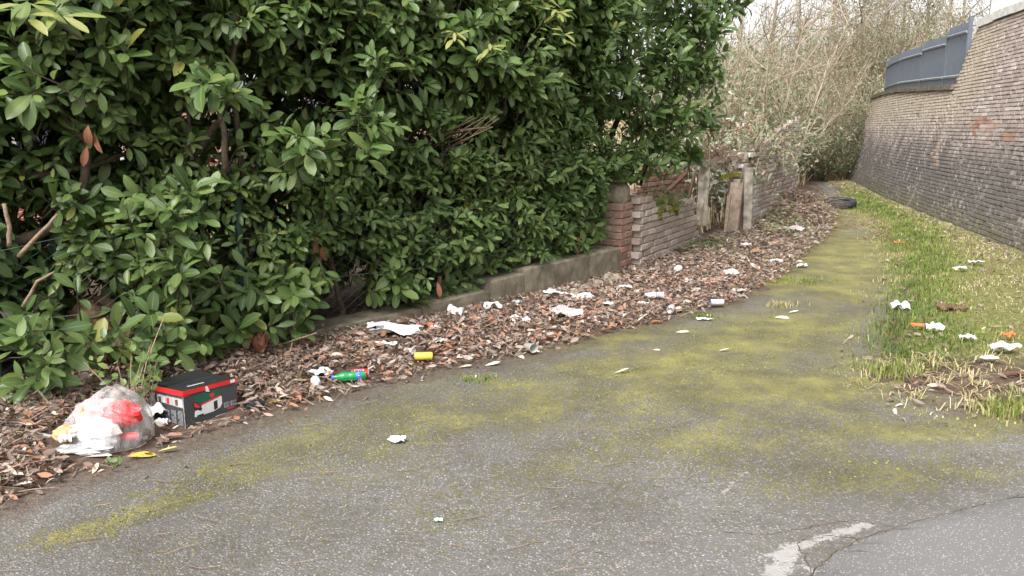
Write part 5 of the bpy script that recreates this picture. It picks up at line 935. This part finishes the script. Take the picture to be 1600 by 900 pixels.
blob('pink_paper', (-.03, .12, .125), .095, 'pinkpaper' if 'pinkpaper' in M else 'dirtypaper', 'large pale pink paper filling the back of the clear bag', 'paper', (1.3, .6, .9), 6, .2); blob('bread_crust', (-.10, .10, .125), .045, 'tan', 'brown crust high at the left of the clear bag', 'bread', (.7, .6, 1.2), 7, .2); blob('foil_tray', (-.06, -.04, .015), .09, 'tin', 'flattened grey foil tray under the front of the clear bag', 'foil', (1.6, .6, .25), 8, .25)
can(204, 694, 8, 'red', 'crushed red and white drink can in front of the clear bag', .105, .026, .25); g = on(212, 668); solo('bottle_cap', MB().lathe([(.001, .02), (.016, .02), (.018, .014), (.018, 0), (.001, 0)], 18, Matrix.Translation(g + Vector((0, .02, .035))) @ Matrix.Rotation(.9, 4, 'X')), M['cyan'], 'pale blue bottle cap above the red can by the clear bag', 'cap', g, None, True)
sheet(240, 654, .14, .10, 'paper', 'white crumpled paper wedged between the clear bag and the carton', seed=1, amp=.5); sheet(252, 664, .07, .05, 'foam', 'small white foam bits at the left foot of the carton', seed=2, amp=.5); sheet(105, 693, .06, .05, 'paper', 'white paper corner poking out at the left end of the bag', seed=3, amp=.7); sheet(222, 690, .05, .04, 'dirtypaper', 'small white torn label right of the red can', seed=4, amp=.5)

# carton
bx0 = on(290, 670); cart = thing('tool_carton', 'black and red printed tool carton tilted on the leaf litter', 'box', bx0)
e1 = Vector((.190, .275, -.014)); e2 = Vector((-.265, .178, -.018)); up = Vector((-.025, .07, 1)).normalized(); HB = .218; u1 = e1.normalized(); u2 = e2.normalized(); n1 = u1.cross(up).normalized(); n2 = up.cross(u2).normalized()
bo = bx0 + Vector((0, 0, -.012))
def cbox(o, a, b_, h, c=.5): q = [o, o + a, o + a + b_, o + b_]; return MB().add(q + [p + h for p in q], [(3, 2, 1, 0), (4, 5, 6, 7), (0, 1, 5, 4), (1, 2, 6, 5), (2, 3, 7, 6), (3, 0, 4, 7)], c)
part('carton_body', cbox(bo, e1, e2, up * (HB - .004)), M['charcoal'], cart); L1, L2 = e1.length, e2.length
def fp(face, a, b_, off=.0012):     # a, b_ are fractions along the face and up
    o, u, L, nn = (bo, u1, L1, n1) if face == 0 else (bo, u2, L2, -n2)
    if face == 1 and nn.dot(Vector((-1, -1, 0))) < 0: nn = -nn
    if face == 0 and nn.dot(Vector((1, -1, 0))) < 0: nn = -nn
    return o + u * (a * L) + up * (b_ * HB) + nn * off
def decal(name, face, poly, m, off=.0014, parent=None): n = len(poly); V = [fp(face, a, b_, off) for a, b_ in poly] + [fp(face, a, b_, -.001) for a, b_ in poly]; return part(name, MB().add(V, [tuple(range(n)), tuple(range(2 * n - 1, n - 1, -1))] + [(i, i + n, (i + 1) % n + n, (i + 1) % n) for i in range(n)]), M[m], parent or cart)
lid = part('lid', cbox(bo - u1 * .004 - u2 * .004 + up * (HB - .003), e1 + u1 * .008, e2 + u2 * .008, up * .006), M['black'], cart)
flap = part('lid_flap', cbox(bo + e1 * .04 + e2 * .45 + up * (HB + .0035), e1 * .9, e2 * .52, up * .004 + u2 * .002), M['black'], cart); flap.data.vertices[6].co.z += .016; flap.data.vertices[2].co.z += .014; flap.data.vertices[7].co.z += .006; flap.data.vertices[3].co.z += .005
part('lid_label', cbox(bo + e1 * .30 + e2 * .50 + up * (HB + .0078), e1 * .22, e2 * .14, up * .001), M['white'], cart); part('lid_label', cbox(bo + e1 * .22 + e2 * .18 + up * (HB + .0033), e1 * .30, e2 * .05, up * .001), M['greyp'], cart)
decal('red_band', 0, [(-.012, .90), (1.012, .90), (1.012, 1.01), (-.012, 1.01)], 'red', .005); decal('red_wedge', 0, [(0, .84), (.20, .905), (0, .905)], 'red'); decal('red_band', 1, [(-.012, .88), (1.012, .88), (1.012, 1.01), (-.012, 1.01)], 'red', .005)
part('scuffed_edge', MB().tube([bo + up * (HB * q) + Vector((random.uniform(-.0015, .0015), -.001, 0)) for q in np.linspace(.02, .86, 12)], [random.uniform(.0008, .0024) for _ in range(12)], 4), M['greyp'], cart)
decal('corner_label', 0, [(.88, .92), (.97, .92), (.97, 1.0), (.88, 1.0)], 'white', .006); decal('corner_label', 1, [(.80, .91), (.90, .91), (.90, .99), (.80, .99)], 'white', .006); decal('torn_corner', 0, [(.41, .86), (.47, .84), (.44, .99), (.40, .99)], 'white', .0065)
decal('green_panel', 0, [(.18, .80), (.68, .86), (.69, .66), (.34, .58), (.22, .66)], 'pgreen'); decal('red_dot', 0, [(.52 + .045 * math.cos(k), .73 + .055 * math.sin(k)) for k in np.linspace(0, 5.8, 12)], 'red', .002)
decal('tool_picture', 0, [(.18, .28), (.52, .30), (.66, .36), (.70, .45), (.70, .64), (.62, .65), (.34, .55), (.30, .47), (.19, .42)], 'white', .0018); decal('tool_trim', 0, [(.30, .56), (.34, .58), (.68, .68), (.68, .645), (.34, .545)], 'red', .0022); decal('tool_slot', 0, [(.54, .33), (.61, .36), (.61, .57), (.54, .55)], 'black', .0024)
decal('tool_nose', 0, [(.15, .66), (.22, .64), (.32, .47), (.30, .40), (.17, .50)], 'black', .0024); decal('tool_nose', 0, [(.18, .64), (.22, .62), (.29, .50), (.24, .50), (.18, .55)], 'red', .003); decal('tool_foot', 0, [(.22, .28), (.34, .29), (.34, .325), (.22, .315)], 'black', .0024)
decal('corner_text_strip', 0, [(.56, .10), (.99, .10), (.99, .19), (.56, .16)], 'greyp'); decal('corner_text_strip', 0, [(.72, .035), (.97, .035), (.97, .075), (.72, .075)], 'white', .0018); decal('red_word', 0, [(.80, .245), (.93, .245), (.93, .285), (.80, .285)], 'red', .0018)
def text_lines(face, a0, a1, b0, b1, n, m='greyp', sparse=.0):
    mb = MB()
    for k in range(n):
        b_ = b0 + (b1 - b0) * k / n; a = a0; end = a1 if random.random() > .3 else a0 + (a1 - a0) * random.uniform(.4, .9)
        while a < end:
            w = random.uniform(.02, .05); q = [fp(face, x, y, .0016) for x, y in ((a, b_), (min(a + w, end), b_), (min(a + w, end), b_ + (b1 - b0) / n * .5), (a, b_ + (b1 - b0) / n * .5))]; mb.add(q, [(0, 1, 2, 3)]); a += w + .012
    part('small_print', mb, M[m], cart)
text_lines(0, .73, .84, .31, .46, 6); text_lines(0, .86, .97, .31, .46, 6)
for k in range(4): text_lines(1, .05 + .19 * k, .19 + .19 * k, .12, .50 - .02 * k, 12)
text_lines(1, .82, .97, .45, .82, 12); decal('photo_strip', 1, [(.02, .57), (.76, .62), (.76, .80), (.02, .80)], 'greyp', .0012)
for k, m in enumerate(['white', 'rust', 'dirtypaper', 'red', 'white', 'rust']): a = .04 + .12 * k; decal('photo', 1, [(a, .61), (a + .07, .61), (a + .08, .75), (a, .77)], m, .002)
g = on(395, 640); solo('black_scrap', lump(MB(), g + Vector((0, .03, .02)), .05, 9, 9, 6, (1.2, .8, .6), .2), M['black'], 'black plastic scrap at the right end of the carton', 'scrap', g)

# bottles and cans
g, T = lying(548, 600, 12, .031); gb = thing('green_bottle', 'green plastic drink bottle with blue cap lying on the litter', 'bottle', g); part('bottle_body', MB().lathe([(.001, -.095), (.022, -.098), (.030, -.09), (.031, -.06), (.028, -.045), (.0315, -.03), (.0315, .0), (.027, .012), (.031, .026), (.030, .045), (.022, .075), (.013, .092), (.0125, .105)][::1], 24, T @ Matrix.Scale(-1, 4, (0, 0, 1)) ), M['bottle'], gb, True)
part('cap', MB().lathe([(.015, -.103), (.0155, -.118), (.001, -.119)], 18, T), M['blue'], gb, True); part('label_band', MB().lathe([(.0318, .035), (.0325, .037), (.0325, .066), (.0318, .068)], 24, T), M['blue'], gb, True); part('label_print', MB().lathe([(.0328, .046), (.0328, .055)], 10, T @ Matrix.Rotation(.6, 4, 'Z')), M['cyan'], gb, True)
def wrap_text(txt, root, T, r, size, m, ang0, z0):
    cu = bpy.data.curves.new('text', 'FONT'); cu.body = txt; cu.size = size; cu.resolution_u = 3; cu.align_x = 'CENTER'; cu.align_y = 'CENTER'; o = bpy.data.objects.new('text', cu); C.objects.link(o); dg = bpy.context.evaluated_depsgraph_get(); me = o.evaluated_get(dg).to_mesh()
    V = [T @ Vector(((r + .0006) * math.cos(ang0 + v.co.y / r), (r + .0006) * math.sin(ang0 + v.co.y / r), z0 + v.co.x)) for v in me.vertices]; F = [tuple(p.vertices) for p in me.polygons]; o.evaluated_get(dg).to_mesh_clear(); bpy.data.objects.remove(o); part('lettering', MB().add(V, F), M[m], root)
rt, T, r, L = can(563, 586, 6, 'red', 'red drink can with white lettering lying behind the green bottle', .115, .031); wrap_text('Cola', rt, T, r, .034, 'white', R(-150), -.005); wrap_text('Cola', rt, T, r, .034, 'white', R(120), -.005)
can(662, 567, 8, 'yellow', 'yellow drink can with a black end lying on the litter', .135, .028, topm='black'); can(1048, 492, 70, 'dirtypaper', 'drink can with its bare silver end towards the viewer', .115, .033); can(1120, 480, 5, 'paper', 'white can with a blue end far along the litter', .13, .027, topm='blue')
g, T = lying(494, 608, -70, .028); wb = thing('white_bottle', 'small white plastic bottle left of the green bottle', 'bottle', g); part('bottle_body', MB().lathe([(.001, -.05), (.026, -.048), (.029, -.04), (.029, .02), (.02, .036), (.012, .04), (.012, .048)], 20, T), M['foam'], wb, True); part('cap', MB().lathe([(.014, .042), (.014, .06), (.001, .061)], 16, T), M['white'], wb, True)
cup(1015, 470, 20, 'cupfilm', 'clear plastic cup lying at the far part of the litter'); cup(1030, 469, -20, 'cupfilm', 'clear plastic cup nested right of another clear cup'); cup(828, 553, -50, 'dirtypaper', 'small crushed paper cup with red print on the litter edge'); cup(1058, 428, 60, 'foam', 'white cup standing out against the ragged brick wall foot', crush=.05); cup(640, 556, -30, 'cupfilm', 'small clear container left of the yellow can', .07, .018, .024)
S = sheet
S(500, 590, .16, .09, 'paper', 'white paper piece just behind the white bottle', seed=10, amp=.45, rot=15); S(620, 526, .36, .15, 'paper', 'large white crumpled sheet on the litter below the clipped hedge', seed=11, amp=.4, rot=-8, n=15); S(590, 518, .14, .08, 'paper', 'white torn flap left of the large white sheet', seed=12, amp=.5, rot=-20); S(600, 545, .17, .06, 'paper', 'narrow white strip of card below the large white sheet', seed=13, amp=.35, rot=-8); S(668, 516, .10, .07, 'orange', 'orange card scrap right of the large white sheet', 'card', seed=14, amp=.35, rot=-10); S(680, 518, .06, .05, 'paper', 'white scrap touching the orange card', seed=15, amp=.4)
S(712, 497, .13, .09, 'paper', 'white crumpled tissue against the low kerb block', seed=16, amp=.8, name='crumpled_tissue'); S(770, 488, .14, .08, 'paper', 'white crumpled tissue at the broken kerb joint', seed=17, amp=.75, name='crumpled_tissue'); S(868, 466, .22, .10, 'paper', 'long white packet leaning at the kerb wall foot', seed=18, amp=.5, rot=-20); S(908, 470, .2, .09, 'paper', 'white packet right of the long packet by the kerb', seed=19, amp=.45, rot=-10); S(883, 498, .26, .16, 'film', 'crumpled clear film bag in the litter below the kerb', 'plastic', seed=20, amp=.5); S(883, 496, .16, .08, 'dirtypaper', 'grey-white paper inside the crumpled clear film', seed=21, amp=.4)
S(806, 503, .10, .06, 'paper', 'white scrap left of the crumpled clear film', seed=22, amp=.5); S(822, 507, .06, .05, 'paper', 'small white scrap beside another scrap left of the film', seed=23, amp=.5); S(935, 500, .15, .07, 'paper', 'white and black paper right of the crumpled clear film', seed=24, amp=.4); S(808, 478, .08, .05, 'cyan', 'pale greenish wrapper below the kerb block', 'wrapper', seed=25, amp=.4); S(688, 540, .10, .06, 'dirtypaper', 'soiled paper above the yellow can', seed=26, amp=.4); S(1142, 433, .17, .10, 'paper', 'white paper lying in front of the collapsed doorway', seed=27, amp=.4); S(1150, 454, .2, .08, 'paper', 'white paper with yellow food wrapper far along the litter', seed=28, amp=.3); S(1145, 452, .09, .06, 'yellow', 'yellow food wrapper on the far white paper', 'wrapper', seed=29, amp=.4, lift=.05)
S(1212, 412, .16, .10, 'paper', 'white paper scrap beside the path near the debris mound', seed=30, amp=.5); S(1252, 418, .12, .08, 'paper', 'small white scrap at the litter edge near the far path', seed=31, amp=.5); S(1240, 363, .30, .18, 'film', 'clear plastic sheeting on the debris mound by the outhouse', 'plastic', seed=32, amp=.4); S(1165, 388, .14, .08, 'paper', 'white scrap at the foot of the leaning door board', seed=33, amp=.5); S(1100, 500, .12, .05, 'paper', 'white strip near the far grass tuft', seed=34, amp=.3); S(1090, 460, .10, .06, 'dirtypaper', 'grey scrap between the silver can and white paper', seed=35, amp=.4); S(1180, 398, .1, .07, 'rust_leaf', 'reddish leafy clump in front of the outhouse', 'leaf', seed=36, amp=.5, name='red_leaf_clump')
S(975, 455, .13, .07, 'paper', 'white scrap in the litter before the pier', seed=50, amp=.4); S(1005, 480, .10, .05, 'dirtypaper', 'pale scrap below the clear cups', seed=51, amp=.4); S(950, 480, .09, .05, 'paper', 'small white scrap left of the clear cups', seed=52, amp=.5); S(1075, 445, .1, .06, 'paper', 'white scrap left of the yellow food wrapper', seed=53, amp=.5)
S(620, 691, .085, .05, 'paper', 'white folded paper alone on the grey asphalt', seed=37, amp=.5, rot=-15); S(685, 816, .035, .022, 'cyan', 'tiny pale cyan lump on the foreground asphalt', 'plastic', seed=38, amp=.4); S(1406, 484, .17, .09, 'paper', 'white paper bag on the grass beside the path bend', seed=39, amp=.7); S(1460, 521, .13, .08, 'paper', 'white tissue in the grass right of the orange packet', seed=40, amp=.6); S(1437, 515, .13, .06, 'orange', 'orange packet lying in the verge grass', 'packet', seed=41, amp=.3); S(1568, 553, .19, .08, 'paper', 'white plastic bag flattened at the right of the verge', 'bag', seed=42, amp=.6); S(1576, 533, .09, .06, 'orange', 'orange peel at the right of the verge above the white bag', 'peel', seed=43, amp=.7); S(1545, 568, .12, .05, 'paper', 'white strip below the flattened bag on the verge', seed=44, amp=.4); S(1585, 590, .16, .05, 'rust', 'broken red-brown tile piece on the bare verge soil', 'tile', seed=45, amp=.1); S(1500, 425, .14, .07, 'paper', 'white paper beside the foot of the tall retaining wall', seed=46, amp=.4); S(1525, 415, .14, .08, 'paper', 'small white scrap near the tall wall foot', seed=47, amp=.4); S(1406, 380, .16, .08, 'orange', 'faded orange wrapper in the middle grass strip', 'wrapper', seed=48, amp=.15); S(1510, 535, .1, .06, 'paper', 'white scrap in the middle of the verge grass', seed=49, amp=.5)
g = on(1487, 485); mb = MB(); [lump(mb, g + Vector((random.uniform(-.09, .09), random.uniform(-.06, .06), .025)), random.uniform(.02, .045), 60 + k, 7, 5, (1.2, .8, .7), .3) for k in range(9)]; solo('soil_clod', mb, M['clod'], 'dark brown clod of soil on the verge grass', 'clod', g)
g = on(1546, 430); solo('dead_stalk', MB().tube([g, g + Vector((.01, 0, .12)), g + Vector((-.02, 0, .26))], [.012, .009, .004], 5).tube([g + Vector((.005, 0, .1)), g + Vector((.08, 0, .2))], [.007, .003], 4), M['browntwig'], 'short brown dead stalk standing near the tall wall foot', 'stalk', g)
# tyre
g = on(1312, 325); ty = thing('car_tyre', 'old black tyre lying flat at the bend of the path', 'tyre', g); T = Matrix.Translation(g + Vector((0, 0, .10))) @ Matrix.Rotation(R(5), 4, 'X'); part('tread', MB().lathe([(.235, -.085), (.285, -.08), (.31, -.05), (.315, 0), (.31, .05), (.285, .08), (.235, .085)], 36, T), M['rubber'], ty, True); part('bead', MB().lathe([(.235, .085), (.20, .07), (.19, .05), (.24, .0), (.19, -.05), (.20, -.07), (.235, -.085)], 36, T), M['rubber'], ty, True)
# debris mound of branches by the outhouse
mb = MB()
for k in range(110):
    p = Vector((5.25 + random.gauss(0, .38), 14.6 + random.gauss(0, 1.1), 0)); p.z = float(gz([p[:2]])[0]) + .02; a = random.uniform(0, 6.28); L = random.uniform(.15, .55); d = Vector((math.cos(a), math.sin(a), random.uniform(-.1, .35))) * L; mb.tube([p, p + d * .5 + Vector((0, 0, .05)), p + d], [.008, .006, .003], 4)
tag(solo('branch_heap', mb, M['browntwig'], 'heap of dead branches against the end of the outhouse wall', 'branches', (5.35, 14.6, .3)), kind='stuff')
print('objects', len(bpy.data.objects), 'tris', sum(len(o.data.loop_triangles) or sum(len(p.vertices) - 2 for p in o.data.polygons) for o in {o.data.name: o for o in bpy.data.objects if o.type == 'MESH'}.values()))
